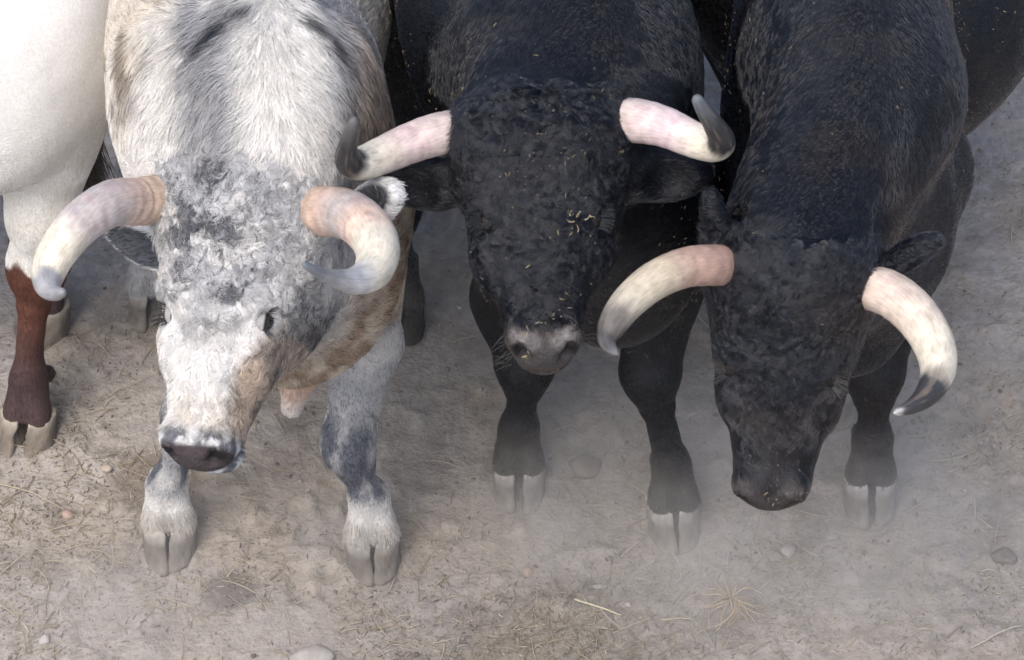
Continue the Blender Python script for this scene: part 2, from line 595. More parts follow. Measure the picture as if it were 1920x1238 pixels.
# cloven hooves: one claw lofted once per shade, mesh shared
def claw_verts(toe=.094, wid=.0275, hgt=.068, med=1):
    V = []; ns = 28; hgt = .060; toe = toe * 1.10; lv = [0, .012, .03, .05, .075, .1, .35, .6, .8, .92, .98, 1.0]
    for t in lv:
        tz = t
        yt = -toe + (toe - .030) * tz ** 1.0
        yh = .034 + .006 * tz
        hw = wid * (.98 - .06 * tz)
        if t < .05: f = .93 + .07 * math.sqrt(t / .05)
        elif t > .9: f = 1 - .25 * ((t - .9) / .1) ** 2
        else: f = 1
        mid, hl = (yt + yh) / 2, (yh - yt) / 2
        for i in range(ns):
            a = 2 * math.pi * i / ns
            ca, sa = math.cos(a), math.sin(a)
            x = hw * math.copysign(abs(ca) ** .95, ca)
            y = mid + hl * math.copysign(abs(sa) ** .92, sa)
            fr = max(0, -(y - mid) / hl)
            if med * ca < 0: x *= .90 - .55 * min(1, tz * 1.5) * (1 - fr ** 3)       # hollowed inner wall
            x -= med * .013 * fr ** 2.0
            V.append((x * f, mid + (y - mid) * f, tz * hgt))
    nl = len(lv)
    F = [tuple(range(ns))[::-1]]
    for j in range(nl - 1):
        for i in range(ns):
            F.append((j * ns + i, j * ns + (i + 1) % ns, (j + 1) * ns + (i + 1) % ns, (j + 1) * ns + i))
    F.append(tuple(range((nl - 1) * ns, nl * ns)))
    return np.array(V), F
CLAW = {}
def claw(parent, G, yaw, side, shade, tilt=0, scale=1.0, toe=.094, toein=0):
    key = (side, shade, toe)
    if key not in CLAW:
        V, F = claw_verts(toe=toe, med=side)
        me = bpy.data.meshes.new('hoof')
        V2 = V + (np.stack([vnoise(V, 60, k) for k in (1, 2, 3)], 1) - .5) * .008 * [1, 1, .3] + (np.stack([vnoise(V, 170, k) for k in (4, 5, 6)], 1) - .5) * .003 * [1, 1, .2] + V * [1, 1, 0] * (.02 * np.sin(V[:, 2:3] * 700 + V[:, 1:2] * 60))
        V2[:, 2] = np.maximum(V2[:, 2], 0)
        me.from_pydata(V2.tolist(), [], F)
        z = V[:, 2] / .060
        lo, hi = {'grey': (A(.17, .155, .135), A(.40, .375, .34)), 'dust': (A(.20, .185, .165), A(.40, .38, .36)), 'ox': (A(.20, .17, .14), A(.33, .30, .25)), 'dark': (A(.05, .048, .045), A(.07, .065, .06))}[shade]
        m = sstep(.55, .95, z + .35 * (fbm(V, 50, 2) - .5))[:, None]
        c = lo * (1 - m) + hi * m
        c = c * (.45 + 1.1 * fbm(V * [1, 1, 4], 60, 5)[:, None])
        dk = sstep(.5, .7, fbm(V, 45, 9))[:, None] * .4
        c = c * (1 - dk) + A(.12, .095, .075) * dk
        ca = np.ones((len(V), 4), np.float32); ca[:, :3] = c
        at = me.color_attributes.new('col', 'FLOAT_COLOR', 'POINT'); at.data.foreach_set('color', ca.ravel())
        me.polygons.foreach_set('use_smooth', np.ones(len(me.polygons), bool))
        me.materials.append(M_hoof)
        CLAW[key] = me
    o = bpy.data.objects.new('hoof', CLAW[key])
    COL.objects.link(o); o.parent = parent
    off = A(math.cos(yaw), math.sin(yaw), 0) * side * .0300 * scale
    o.location = np.array(G) + off - np.array(parent.location) + A(0, 0, .002)
    o.rotation_euler = (tilt, 0, yaw + side * toein + random.uniform(-.07, .07))
    o.scale = (scale * random.uniform(.94, 1.05), scale * random.uniform(.92, 1.06), scale * random.uniform(.97, 1.06))
    return o

def foot(parent, G, yaw, shade, scale=1.0, toe=.094, toein=.05, tilt=0):
    for s in (-1, 1):
        claw(parent, G, yaw, s, shade, tilt, scale, toe, toein)

def lower_leg(G, yaw, K, rk=.050, rc=.034, rf=.046, sc=.88, back=.0):
    rk, rc, rf = rk * .86, rc * .74, rf * .72
    """knee or hock K down to the hoof at G; yaw 0 = toes towards -y"""
    f = A(math.sin(yaw), -math.cos(yaw), 0); l = A(math.cos(yaw), math.sin(yaw), 0)
    G = np.array(G, float)
    F_ = G - f * .020 + A(0, 0, .130) * sc
    P = [CON(K, K + (F_ - K) * .30, rk * .95, rc * 1.10, .035), CON(K + (F_ - K) * .35, F_ + (K - F_) * .15, rc, rc, .02),
         ELL(F_, A(rf, rf * .95, rf * 1.05), np.stack([l, f, A(0, 0, 1)]), .03)]
    for s in (-1, 1):
        P.append(CON(F_ + l * s * .010 * sc, G + l * s * .0235 * sc + f * .004 + A(0, 0, .060) * sc, .028 * sc, .0290 * sc, .010))
        P.append(ELL(F_ - f * .045 * sc + l * s * .02 - A(0, 0, .015), A(.014, .014, .02), None, .01))
    return P

class Trunk:
    def __init__(s, x, y, yaw, size=1.0):
        s.O = A(x, y, 0); s.s = size
        a = math.radians(yaw)
        s.B = A(math.sin(a), math.cos(a), 0); s.L = A(math.cos(a), -math.sin(a), 0)
        s.R = np.stack([s.L, s.B, A(0, 0, 1)])
    def w(s, l, b, z):
        return s.O + s.s * (s.L * l + s.B * b + A(0, 0, z))
    def loc(s, P):
        return ((P - s.O) @ s.R.T) / s.s
    def e(s, c, r, k=.06):
        return ELL(s.w(*c), np.array(r) * s.s, s.R, k)

EARS = []
def ear_prims(base, tip, wid, inward, thick=.011, scoop=1.0):
    base = np.array(base); tip = np.array(tip)
    u = unit(tip - base); n = unit(np.array(inward) - u * np.dot(inward, u)); v = np.cross(n, u)
    Lh = np.linalg.norm(tip - base) / 2
    c = (base + tip) / 2
    R = np.stack([u, v, n])
    EARS.append((c + u * Lh * .12, u, v, n, Lh, wid))
    return [CON(base - u * .02, base + u * Lh * .6, wid * .55, wid * .45, .02),
            ELL(c + u * Lh * .12, A(Lh * .98, wid, thick * 2.2), R, .015),
            ELL(c + n * thick * 2.3 + u * Lh * .12, A(Lh * .88 * scoop, wid * .80, thick * 2.3), R, .008, True)]

print('anatomy helpers ready')

# ================================================================== the grey roan bull
def grey_bull():
    H = Head(430, 360, -.80, 4.5, 19, 14, .775); H.ky = 1.0
    T = Trunk(-.385, -.58, -5, 1.0)
    GL, GR = W(320, 1012, z=0), W(698, 1036, z=0)
    P = head_prims(H, wide=1.03, ex=.108, ey=.235)
    P += [T.e((-.02, .74, .80), (.26, .62, .34)), T.e((0, .08, .80), (.165, .30, .30)),
          T.e((0, .10, 1.04), (.13, .34, .17), .08), T.e((0, 1.2, .93), (.23, .34, .26), .1)]
    for s in (-1, 1):
        P += [T.e((s * .120 + .012, .08, .84), (.075, .20, .28), .05), T.e((s * .14, 1.32, .72), (.10, .19, .28), .06)]
    P += [T.e((-.135, .16, .98), (.105, .30, .20), .06)]
    # neck: thick crest and throat
    P += [CON(H.w(0, .03, -.13), T.w(.0, -.04, 1.05), .115, .155, .07),
          CON(H.w(0.02, .15, -.20), T.w(0.03, -.08, .78), .10, .17, .07),
          CON(T.w(0, -.10, .78), T.w(0.04, -.12, .70), .12, .09, .07)]
    # dewlap knob hanging below the brisket
    d0 = W(590, 640, y=-.66); d1 = W(548, 762, y=-.70)
    P += [CON(d0, W(556, 722, y=-.69), .045, .022, .04), CON(W(556, 722, y=-.69), d1, .021, .018, .015)]
    # fore legs
    KL, KR = W(352, 800, y=GL[1] + .02), W(652, 838, y=GR[1] + .03)
    EL, ER = W(368, 640, y=GL[1] + .09), W(684, 640, y=GR[1] + .10)
    SL, SR = T.w(-.085, .02, .82), T.w(.15, .02, .82)
    for S, E, K, G, yw in ((SL, EL, KL, GL, .02), (SR, ER, KR, GR, .12)):
        P += [CON(S, E, .075, .058, .05), CON(E, K + (E - K) * .18, .058, .042, .03), ELL(K, A(.041, .042, .054), None, .03)]
        P += lower_leg(G, yw, K, .041, .034, .044)
    # hind legs, stepped well forward
    for s, hp, G in ((-1, (268, 330), W(288, 572, z=0)), (1, (640, 330), W(640, 600, z=0))):
        hk = W(hp[0], hp[1], y=G[1] + .14)
        P += [CON(T.w(s * .17, 1.05, .72), T.w(s * .2, .9, .60), .14, .09, .08), CON(T.w(s * .2, .9, .60), hk, .09, .045, .04), ELL(hk, A(.035, .05, .05), None, .03)]
        P += lower_leg(G, 0, hk, .038, .03, .042)
    # ears
    P += ear_prims(W(628, 418, y=-.76), W(744, 362, y=-.86), .034, -FW * 1.0 + UP * .1 - RT * .5)
    P += ear_prims(H.w(-.120, .10, -.13), W(208, 432, y=-.70), .046, -FW * .6 - UP * .5)
    return H, T, P, ((GL, .02), (GR, .12)), (W(288, 572, z=0), W(640, 600, z=0))

def middle_bull():
    H = Head(1008, 202, -.74, -1.5, -1, 18, .745); H.ky = .965
    T = Trunk(.135, -.50, -11, 1.0)
    GL, GR = W(972, 905, z=0), W(1260, 976, z=0)
    P = head_prims(H, wide=1.08, muz=1.0, ex=.119, ey=.225)
    P += [T.e((.0, .66, .88), (.265, .58, .29)), T.e((0.0, .08, .80), (.165, .30, .31)),
          T.e((0, .10, 1.06), (.15, .36, .18), .08), T.e((0, 1.25, .95), (.25, .34, .27), .1)]
    for s in (-1, 1):
        P += [T.e((s * .098 - .008, .10, .86), (.078, .21, .29), .05), T.e((s * .15, 1.35, .74), (.12, .19, .3), .06)]
    P += [T.e((-.150, .20, 1.0), (.13, .30, .20), .07), T.e((-.03, .22, 1.145), (.105, .22, .13), .016)]
    P += [CON(H.w(0, .03, -.14), T.w(-.03, .0, 1.05), .12, .155, .07),
          CON(H.w(0.02, .15, -.22), T.w(0.03, -.05, .78), .09, .15, .07),
          CON(T.w(0.02, -.08, .76), T.w(0.02, -.10, .69), .11, .09, .07)]
    KL, KR = W(985, 690, y=GL[1] + .02), W(1218, 705, y=GR[1] + .04)
    EL, ER = W(965, 560, y=GL[1] + .08), W(1235, 540, y=GR[1] + .10)
    SL, SR = T.w(-.10, .05, .84), T.w(.12, .02, .82)
    for S, E, K, G, yw in ((SL, EL, KL, GL, 0.0), (SR, ER, KR, GR, .14)):
        P += [CON(S, E, .09, .068, .06), CON(E, K + (E - K) * .15, .072, .050, .03), ELL(K, A(.042, .042, .054), None, .03)]
        P += lower_leg(G, yw, K, .043, .036, .046)
    G1, G2 = W(752, 600, z=0), W(1290, 470, z=0)
    for s, hp, G in ((-1, (745, 380), G1), (1, (1262, 300), G2)):
        hk = W(hp[0], hp[1], y=G[1] + .14)
        P += [CON(T.w(s * .17, 1.05, .72), T.w(s * .22, .85, .60), .14, .10, .08), CON(T.w(s * .22, .85, .60), hk, .09, .045, .04), ELL(hk, A(.035, .05, .05), None, .03)]
        P += lower_leg(G, .0, hk, .038, .031, .044)
    P += ear_prims(H.w(-.125, .115, -.12), W(728, 345, y=-.72), .046, -FW * .8 - UP * .5, scoop=.55)
    P += ear_prims(H.w(.130, .110, -.12), W(1326, 322, y=-.72), .047, -FW * .8 - UP * .5, scoop=.55)
    return H, T, P, ((GL, 0), (GR, .14)), (G1, G2)

def right_bull():
    H = Head(1478, 488, -.94, 6, 9, -12, .755); H.ky = .975
    T = Trunk(.520, -.50, 0, 1.0)
    GR, GL = W(1628, 928, z=0), W(1558, 752, z=0)
    P = head_prims(H, wide=1.0, muz=1.02, ex=.110, ey=.235)
    P += [T.e((.10, .78, .80), (.35, .60, .35), .03), T.e((.01, .13, 1.145), (.105, .22, .13), .014), T.e((0.0, .06, .82), (.165, .30, .31)),
          T.e((0, .12, 1.07), (.15, .36, .18), .08), T.e((0, 1.2, .95), (.26, .34, .27), .1)]
    for s in (-1, 1):
        P += [T.e((s * .105, .10, .86), (.075, .21, .29), .04), T.e((s * .15, 1.3, .74), (.12, .19, .3), .06)]
    P += [CON(H.w(0, .01, -.12), T.w(.02, -.08, 1.05), .115, .15, .06),
          CON(H.w(0.0, .12, -.18), T.w(0.0, -.08, .80), .10, .17, .07),
          CON(T.w(0.02, -.08, .74), T.w(0.02, -.12, .62), .12, .09, .07)]
    KR, KL = W(1640, 705, y=GR[1] + .03), W(1560, 560, y=GL[1] + .02)
    ER, EL = W(1662, 540, y=GR[1] + .11), W(1545, 420, y=GL[1] + .05)
    SR, SL = T.w(.13, .02, .82), T.w(-.08, .05, .84)
    for S, E, K, G, yw in ((SL, EL, KL, GL, 0.0), (SR, ER, KR, GR, .0)):
        P += [CON(S, E, .085, .072, .05), CON(E, K + (E - K) * .18, .072, .050, .03), ELL(K, A(.042, .042, .054), None, .03)]
        P += lower_leg(G, yw, K, .043, .038, .047)
    G1, G2 = W(1376, 400, z=0), W(1760, 330, z=0)
    for s, hp, G in ((-1, (1405, 175), G1), (1, (1700, 120), G2)):
        hk = W(hp[0], hp[1], y=G[1] + .14)
        P += [CON(T.w(s * .17, 1.05, .72), T.w(s * .22, 1.0, .62), .14, .09, .08), CON(T.w(s * .22, 1.0, .62), hk, .08, .042, .04), ELL(hk, A(.035, .05, .05), None, .03)]
        P += lower_leg(G, .0, hk, .038, .031, .044)
    P += ear_prims(H.w(-.115, .06, -.15), W(1334, 362, y=-.88), .030, RT * .2 + UP * .5 - FW * .4)
    P += ear_prims(H.w(.125, .075, -.13), W(1756, 448, y=-.92), .034, FW * .1 - UP * .8)
    return H, T, P, ((GR, 0), (GL, 0)), (G1, G2)

def white_ox():
    # rear end seen from its left, walking out of the picture to the left
    T = Trunk(-1.16, -.12, 100, 1.0)
    G1, G2 = W(58, 812, z=0), W(84, 606, z=0)
    P = [ELL(W(-100, 0, y=-.12), A(.29, .24, .25), None, .08), ELL(W(60, 50, y=-.05), A(.135, .20, .22), None, .08),
         ELL(W(-420, 60, y=-.16), A(.55, .30, .34), None, .12), ELL(W(-20, 200, y=-.26), A(.12, .10, .14), None, .08),
         ELL(W(88, 165, y=-.14), A(.065, .12, .15), None, .05), ELL(W(120, 60, y=-.02), A(.07, .15, .18), None, .06)]
    hk1, hk2 = W(68, 500, y=G1[1] + .06), W(134, 385, y=G2[1] + .05)
    P += [CON(W(98, 150, y=-.16), W(80, 400, y=-.22), .100, .054, .06), CON(W(78, 400, y=-.22), hk1, .055, .044, .04),
          ELL(hk1, A(.045, .05, .06), None, .03)]
    P += [CON(W(130, 120, y=.05), hk2, .075, .042, .05)]
    # skin fold between the legs
    P += [CON(W(15, 250, y=-.1), W(28, 380, y=-.05), .03, .018, .03), CON(W(28, 380, y=-.05), W(30, 520, y=-.04), .015, .012, .02)]
    P += lower_leg(G1, -.25, hk1, .042, .033, .047) + lower_leg(G2, -.35, hk2, .040, .032, .047)
    # far fore quarters (mostly out of the picture)
    P += [CON(W(-700, 60, y=-.2), W(-690, 600, y=-.3), .12, .05, .08)]
    Gf = (W(-690, 800, z=0), W(-760, 700, z=0))
    P += [CON(W(-690, 600, y=-.3), Gf[0] + A(0, 0, .1), .05, .04, .03), CON(W(-760, 60, y=-.05), Gf[1] + A(0, 0, .1), .11, .04, .08),
          ELL(W(-860, 60, y=-.2), A(.2, .16, .26), None, .12), CON(W(-860, 0, y=-.2), W(-1040, -60, y=-.25), .14, .1, .08)]
    return None, T, P, ((G1, -.25), (G2, -.35)), Gf
# ------------------------------------------------------------------ hair
def strands(V, Q, Nv, area, n, dens, look, K, seed, clump=.016):
    """roots scattered over a surface; look(p, n) -> dict of per-root arrays; returns P, rad, col"""
    r = np.random.default_rng(seed)
    c = V[Q].mean(1)
    cn = nrm(Nv[Q].sum(1))
    w = area * dens(c, cn)
    cum = np.cumsum(w); cum /= cum[-1]
    f = np.searchsorted(cum, r.random(n)).clip(0, len(Q) - 1)
    u, v = r.random((2, n, 1))
    q = Q[f]
    wts = [(1 - u) * (1 - v), u * (1 - v), u * v, (1 - u) * v]
    p = sum(V[q[:, k]] * wts[k] for k in range(4))
    m = nrm(sum(Nv[q[:, k]] * wts[k] for k in range(4)))
    L = look(p, m)
    wq = p + (np.stack([vnoise(p, 55, 30 + k) for k in range(3)], 1) - .5) * clump * 1.3
    ids = np.floor(wq / clump).astype(np.int64)
    key = (ids[:, 0] * 73856093) ^ (ids[:, 1] * 19349663) ^ (ids[:, 2] * 83492791)
    uq, inv = np.unique(key, return_inverse=True)
    cnt = np.bincount(inv)
    cen = np.stack([np.bincount(inv, p[:, k]) / cnt for k in range(3)], 1)[inv]
    cr = r.random((len(uq), 6))[inv]
    F = L['flow']
    F = nrm(F - m * (F * m).sum(1, keepdims=True))
    Bt = np.cross(m, F)
    jit = L['jit']
    wph = vnoise(p, 34, seed + 6) * 3 + cr[:, 4] * .2
    samp = L['wavy'] * (.7 + .6 * cr[:, 3]); sph = cr[:, 4] * .8 + vnoise(p, 26, seed + 3) * 7
    th0 = (vnoise(p, 22, seed) - .5) * 2 * L['whorl'] + (cr[:, 0] - .5) * 2 * L['cturn'] + r.normal(0, 1, n) * jit
    kap = np.where(cr[:, 1] > .5, 1, -1) * L['curl'] * (.6 + .8 * cr[:, 2])
    ln = L['len'] * (.75 + .5 * r.random(n)) * (.8 + .4 * cr[:, 3])
    pts = np.zeros((n, K, 3))
    pts[:, 0] = p - m * .0015
    cur = p + m * (L['bulk'] * cr[:, 0])[:, None]
    for k in range(1, K):
        s = k / (K - 1); sm = (k - .5) / (K - 1)
        th = th0 + kap * sm + samp * np.sin(6.28 * 1.25 * sm + sph)
        d = F * np.cos(th)[:, None] + Bt * np.sin(th)[:, None]
        lift = L['lift'] * (1 - sm) ** .7 + L['wave'] * np.sin(6.28 * (sm * 1.7 + wph))
        d = nrm(d + m * lift[:, None])
        cur = cur + d * (ln / (K - 1))[:, None]
        pull = (L['clump'] * min(1, s * 2.6))[:, None]
        off = cur - p
        guide = cen + off + m * .001
        pts[:, k] = cur * (1 - pull) + guide * pull
    t = np.linspace(0, 1, K)[None]
    rad = L['rad'][:, None] * (1 - .75 * t ** 1.5) * (.8 + .4 * r.random((n, 1)))
    col = L['col'] * (1 - L.get('cvar', .18) + 2 * L.get('cvar', .18) * cr[:, 5])[:, None] * (.88 + .24 * r.random((n, 1)))
    return pts, rad, col

def seen(c, cn):
    """keeps hair where a camera at or near the wall can see it"""
    d = c - CP
    z = d @ FW
    x = (d @ RT) / z * FPX + 960; y = 619 - (d @ UP) / z * FPX
    m = (x > -160) & (x < 2080) & (y > -140) & (y < 1400)
    f = -(cn * nrm(d)).sum(1)
    return m * sstep(-.45, .1, f)

def shape_noise(V, Nv, amp, sc, seed):
    return V + Nv * ((fbm(V, sc, seed) - .5) * 2 * amp)[:, None]

ONE = lambda p: np.ones(len(p))

def head_weight(H, p):
    h = H.loc(p)
    return h, sstep(-.30, -.24, h[:, 2]) * sstep(-.07, -.03, h[:, 1]) * (1 - sstep(.15, .17, np.abs(h[:, 0]))) * sstep(-.01, .03, h[:, 1] * 1.2 + h[:, 2] + .19)

def mixc(a, b, t):
    t = np.asarray(t)[:, None]
    return a * (1 - t) + b * t

def near(p, c, r):
    return 1 - sstep(r * .55, r, np.linalg.norm(p - c, axis=1))

# ---- coats: pigment, with some painted shade and sheen, as a function of the place on the animal
def grey_coat(H, T):
    WHITE, PALE, MID, DARK, CREAM, TAN, BROWN, PINK = [A(*c) for c in
        ((.71, .69, .655), (.58, .58, .58), (.33, .335, .35), (.06, .065, .08), (.60, .53, .43), (.36, .25, .165), (.13, .085, .05), (.50, .30, .22))]
    def f(p, n, r=None):
        h, hw = head_weight(H, p)
        t = T.loc(p)
        n1 = fbm(p, 9, 1); n2 = fbm(p, 28, 5); n3 = fbm(p * [1, 1, .35], 60, 8)
        l, b, z = t[:, 0], t[:, 1], t[:, 2]
        # trunk
        c = mixc(np.tile(WHITE, (len(p), 1)), PALE, sstep(.35, .75, n1))
        side = sstep(.08, .14, -l) * sstep(-.12, .02, b)
        c = mixc(c, CREAM, side * sstep(.25, .6, n1) * .9)
        c = mixc(c, BROWN, side * sstep(.50, .64, fbm(p * [3, 1, 1], 14, 21)) * .6)
        l0 = l + .0
        up_ = sstep(.9, 1.05, z)
        bluish = up_ * sstep(.03, .07, np.abs(l0 - .03)) * (1 - sstep(.11, .16, np.abs(l0 - .02))) + up_ * sstep(.05, .22, b) * (1 - sstep(.16, .2, np.abs(l0)))
        c = mixc(c, MID * .9, np.clip(bluish, 0, 1) * sstep(.15, .5, n2) * .85)
        # dark chevron across the withers
        cb = .02 - 1.1 * np.abs(l0 - .03) ** 1.3
        chev = np.exp(-((b - cb) / .020) ** 2) * (1 - sstep(.09, .13, np.abs(l0 - .03))) * up_
        c = mixc(c, DARK, np.clip(chev * 1.3, 0, 1) * (.6 + .4 * sstep(.35, .6, n2)) * sstep(.012, .05, np.abs(l0 - .03)))
        stripe = (1 - sstep(.04, .09, np.abs(l0 - .035))) * (1 - sstep(-.06, .02, b)) * up_
        c = mixc(c, WHITE * 1.05, stripe * .9)
        # brown brindled right side of the neck, tan and pinkish throat
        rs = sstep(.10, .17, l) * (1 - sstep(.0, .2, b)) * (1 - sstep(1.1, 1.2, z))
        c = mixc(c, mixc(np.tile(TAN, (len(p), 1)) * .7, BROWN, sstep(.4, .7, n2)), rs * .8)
        thr = (1 - sstep(.0, .14, b)) * (1 - sstep(.72, .95, z)) * sstep(.50, .58, z)
        c = mixc(c, mixc(np.tile(CREAM, (len(p), 1)), TAN, sstep(.35, .65, n2)), thr * .9)
        pk = near(p, W(625, 650, y=-.66), .11)
        c = mixc(c, PINK * 1.1, pk * sstep(.3, .6, n2) * .8)
        kn = near(p, W(548, 755, y=-.70), .07)
        c = mixc(c, A(.60, .44, .34), kn)
        # legs
        leg = 1 - sstep(.48, .56, z)
        lc = mixc(np.tile(WHITE * .80, (len(p), 1)), MID, sstep(.35, .7, n2) * .7)
        lc = mixc(lc, DARK * 1.6, sstep(.36, .28, z) * sstep(.115, .15, z) * (.35 + .6 * sstep(.35, .6, fbm(p * [1, 1, .4], 40, 33))))
        lc = mixc(lc, MID * .8, sstep(.41, .37, z) * sstep(.31, .34, z) * .5)
        lc = mixc(lc, WHITE * .8, sstep(.13, .11, z) * .9)
        lc = mixc(lc, A(.40, .36, .31), sstep(.095, .075, z) * .6)
        c = mixc(c, lc, leg)
        hind = leg * sstep(.35, .5, b)
        c = mixc(c, A(.42, .42, .42), hind)
        # head
        x, y, zz = h[:, 0], h[:, 1], h[:, 2]
        hc = mixc(np.tile(WHITE, (len(p), 1)), PALE, sstep(.3, .7, n2) * .7)
        curlz = 1 - sstep(.20, .34, y + np.abs(x + .01) * .6)
        hc = mixc(hc, MID * 1.15, curlz * (.35 + .55 * sstep(.36, .62, fbm(p, 26, 61))))
        hc = mixc(hc, DARK * 1.2, curlz * sstep(.52, .68, fbm(p, 30, 71)) * .75 * (1 - sstep(.06, .12, np.abs(x + .01))))
        hc = mixc(hc, CREAM, sstep(.34, .44, y) * (1 - sstep(.46, .49, y)) * sstep(.35, .7, n2) * .6)
        chk = sstep(.045, .075, x) * sstep(.30, .36, y + (x - .06) * 1.5) * (1 - sstep(.45, .49, y))
        chk = np.maximum(chk, sstep(-.10, -.15, zz) * sstep(.02, .06, x) * sstep(.16, .26, y) * (1 - sstep(.44, .47, y)))
        hc = mixc(hc, mixc(np.tile(TAN, (len(p), 1)), BROWN, sstep(.42, .66, n2)), chk * .76)
        hc = mixc(hc, DARK, sstep(.075, .1, x) * (1 - sstep(.2, .26, y)) * sstep(-.05, -.09, zz) * .6)
        mzr = sstep(.440, .468, y + .25 * (zz + .08) * 0) * 1.0
        hc = mixc(hc, mixc(np.tile(DARK * 1.4, (len(p), 1)), PALE, sstep(.45, .65, n3)), mzr * .9)
        hc = mixc(hc, A(.05, .04, .042), sstep(.484, .495, y) * sstep(-.135, -.12, zz))
        for s_ in (-1, 1):
            hc = mixc(hc, A(.008, .007, .008), near(p, H.w(s_ * .052, .512, -.048), .021))  # nostril hollow: dark moist lining, its shade painted in as well
        hc = hc * (1 + .5 * (fbm(p, 140, 66) - .5) * sstep(.484, .495, y))[:, None]
        c = mixc(c, hc, hw)
        # inner ears dark, rims pale
        for ec, eu, ev, en, eL, ew in H.ears:
            q = p - ec
            a_ = np.abs(q @ eu) / eL; b_ = np.abs(q @ ev) / ew; d_ = np.abs(q @ en)
            c = mixc(c, PALE * 1.1, (np.sqrt(a_ ** 2 + b_ ** 2) < 1.25) * (d_ < .05) * 1.0)
            m_ = (1 - sstep(.75, .92, np.sqrt(a_ ** 2 + b_ ** 2))) * (d_ < .05) * sstep(-.2, .2, n @ en)
            c = mixc(c, DARK * 1.1, m_ * .95)
        return np.clip(c, .01, .85), h, hw, t
    return f

def black_coat(H, T, tint, muzzle, brown=0.0, dust=None):
    def f(p, n, r=None):
        h, hw = head_weight(H, p)
        t = T.loc(p)
        n1 = fbm(p, 8, 11); n2 = fbm(p, 30, 15)
        c = np.tile(tint, (len(p), 1)) * (.75 + .5 * n2)[:, None]  # slight blue in the black stands for sky sheen on the fur
        c = mixc(c, A(.035, .022, .014), sstep(.5, .72, n1) * brown * .2)
        x, y, z = h[:, 0], h[:, 1], h[:, 2]
        top = sstep(1.0, 1.12, t[:, 2]) * sstep(-.02, .1, t[:, 1])
        c = mixc(c, A(.05, .032, .022), top * brown * .6 * sstep(.5, .7, fbm(p * [3, 1, 1], 9, 77)) * sstep(.02, .06, t[:, 0]))
        # dried dust clinging to the flanks and lower legs
        dm = (1 - sstep(.55, 1.0, t[:, 2])) * .05 + sstep(.09, .17, np.abs(t[:, 0])) * .04
        c = mixc(c, A(.10, .085, .065), dm * sstep(.5, .75, fbm(p, 90, 19)) * (1 - hw))
        c = mixc(c, A(.13, .115, .10), (1 - sstep(.08, .19, t[:, 2])) * .35)
        c = mixc(c, muzzle[0], hw * sstep(.445, .475, y + .3 * np.maximum(0, np.abs(x) - .03)) * muzzle[2])
        c = mixc(c, muzzle[1], hw * sstep(.490, .502, y) * sstep(-.135, -.12, z))
        for s_ in (-1, 1):
            c = mixc(c, muzzle[1] * (2.6 if muzzle[2] == 1.0 else 1.1) + .005, (near(p, H.w(s_ * .030, .486, -.032), .022) + near(p, H.w(s_ * .055, .478, -.024), .02)) * .8 * muzzle[2])
            c = mixc(c, A(.004, .004, .005), near(p, H.w(s_ * .052, .512, -.048), .021))  # nostrils painted near-black: dark lining plus the shade of the hollow
        return np.clip(c, .004, .6), h, hw, t
    return f

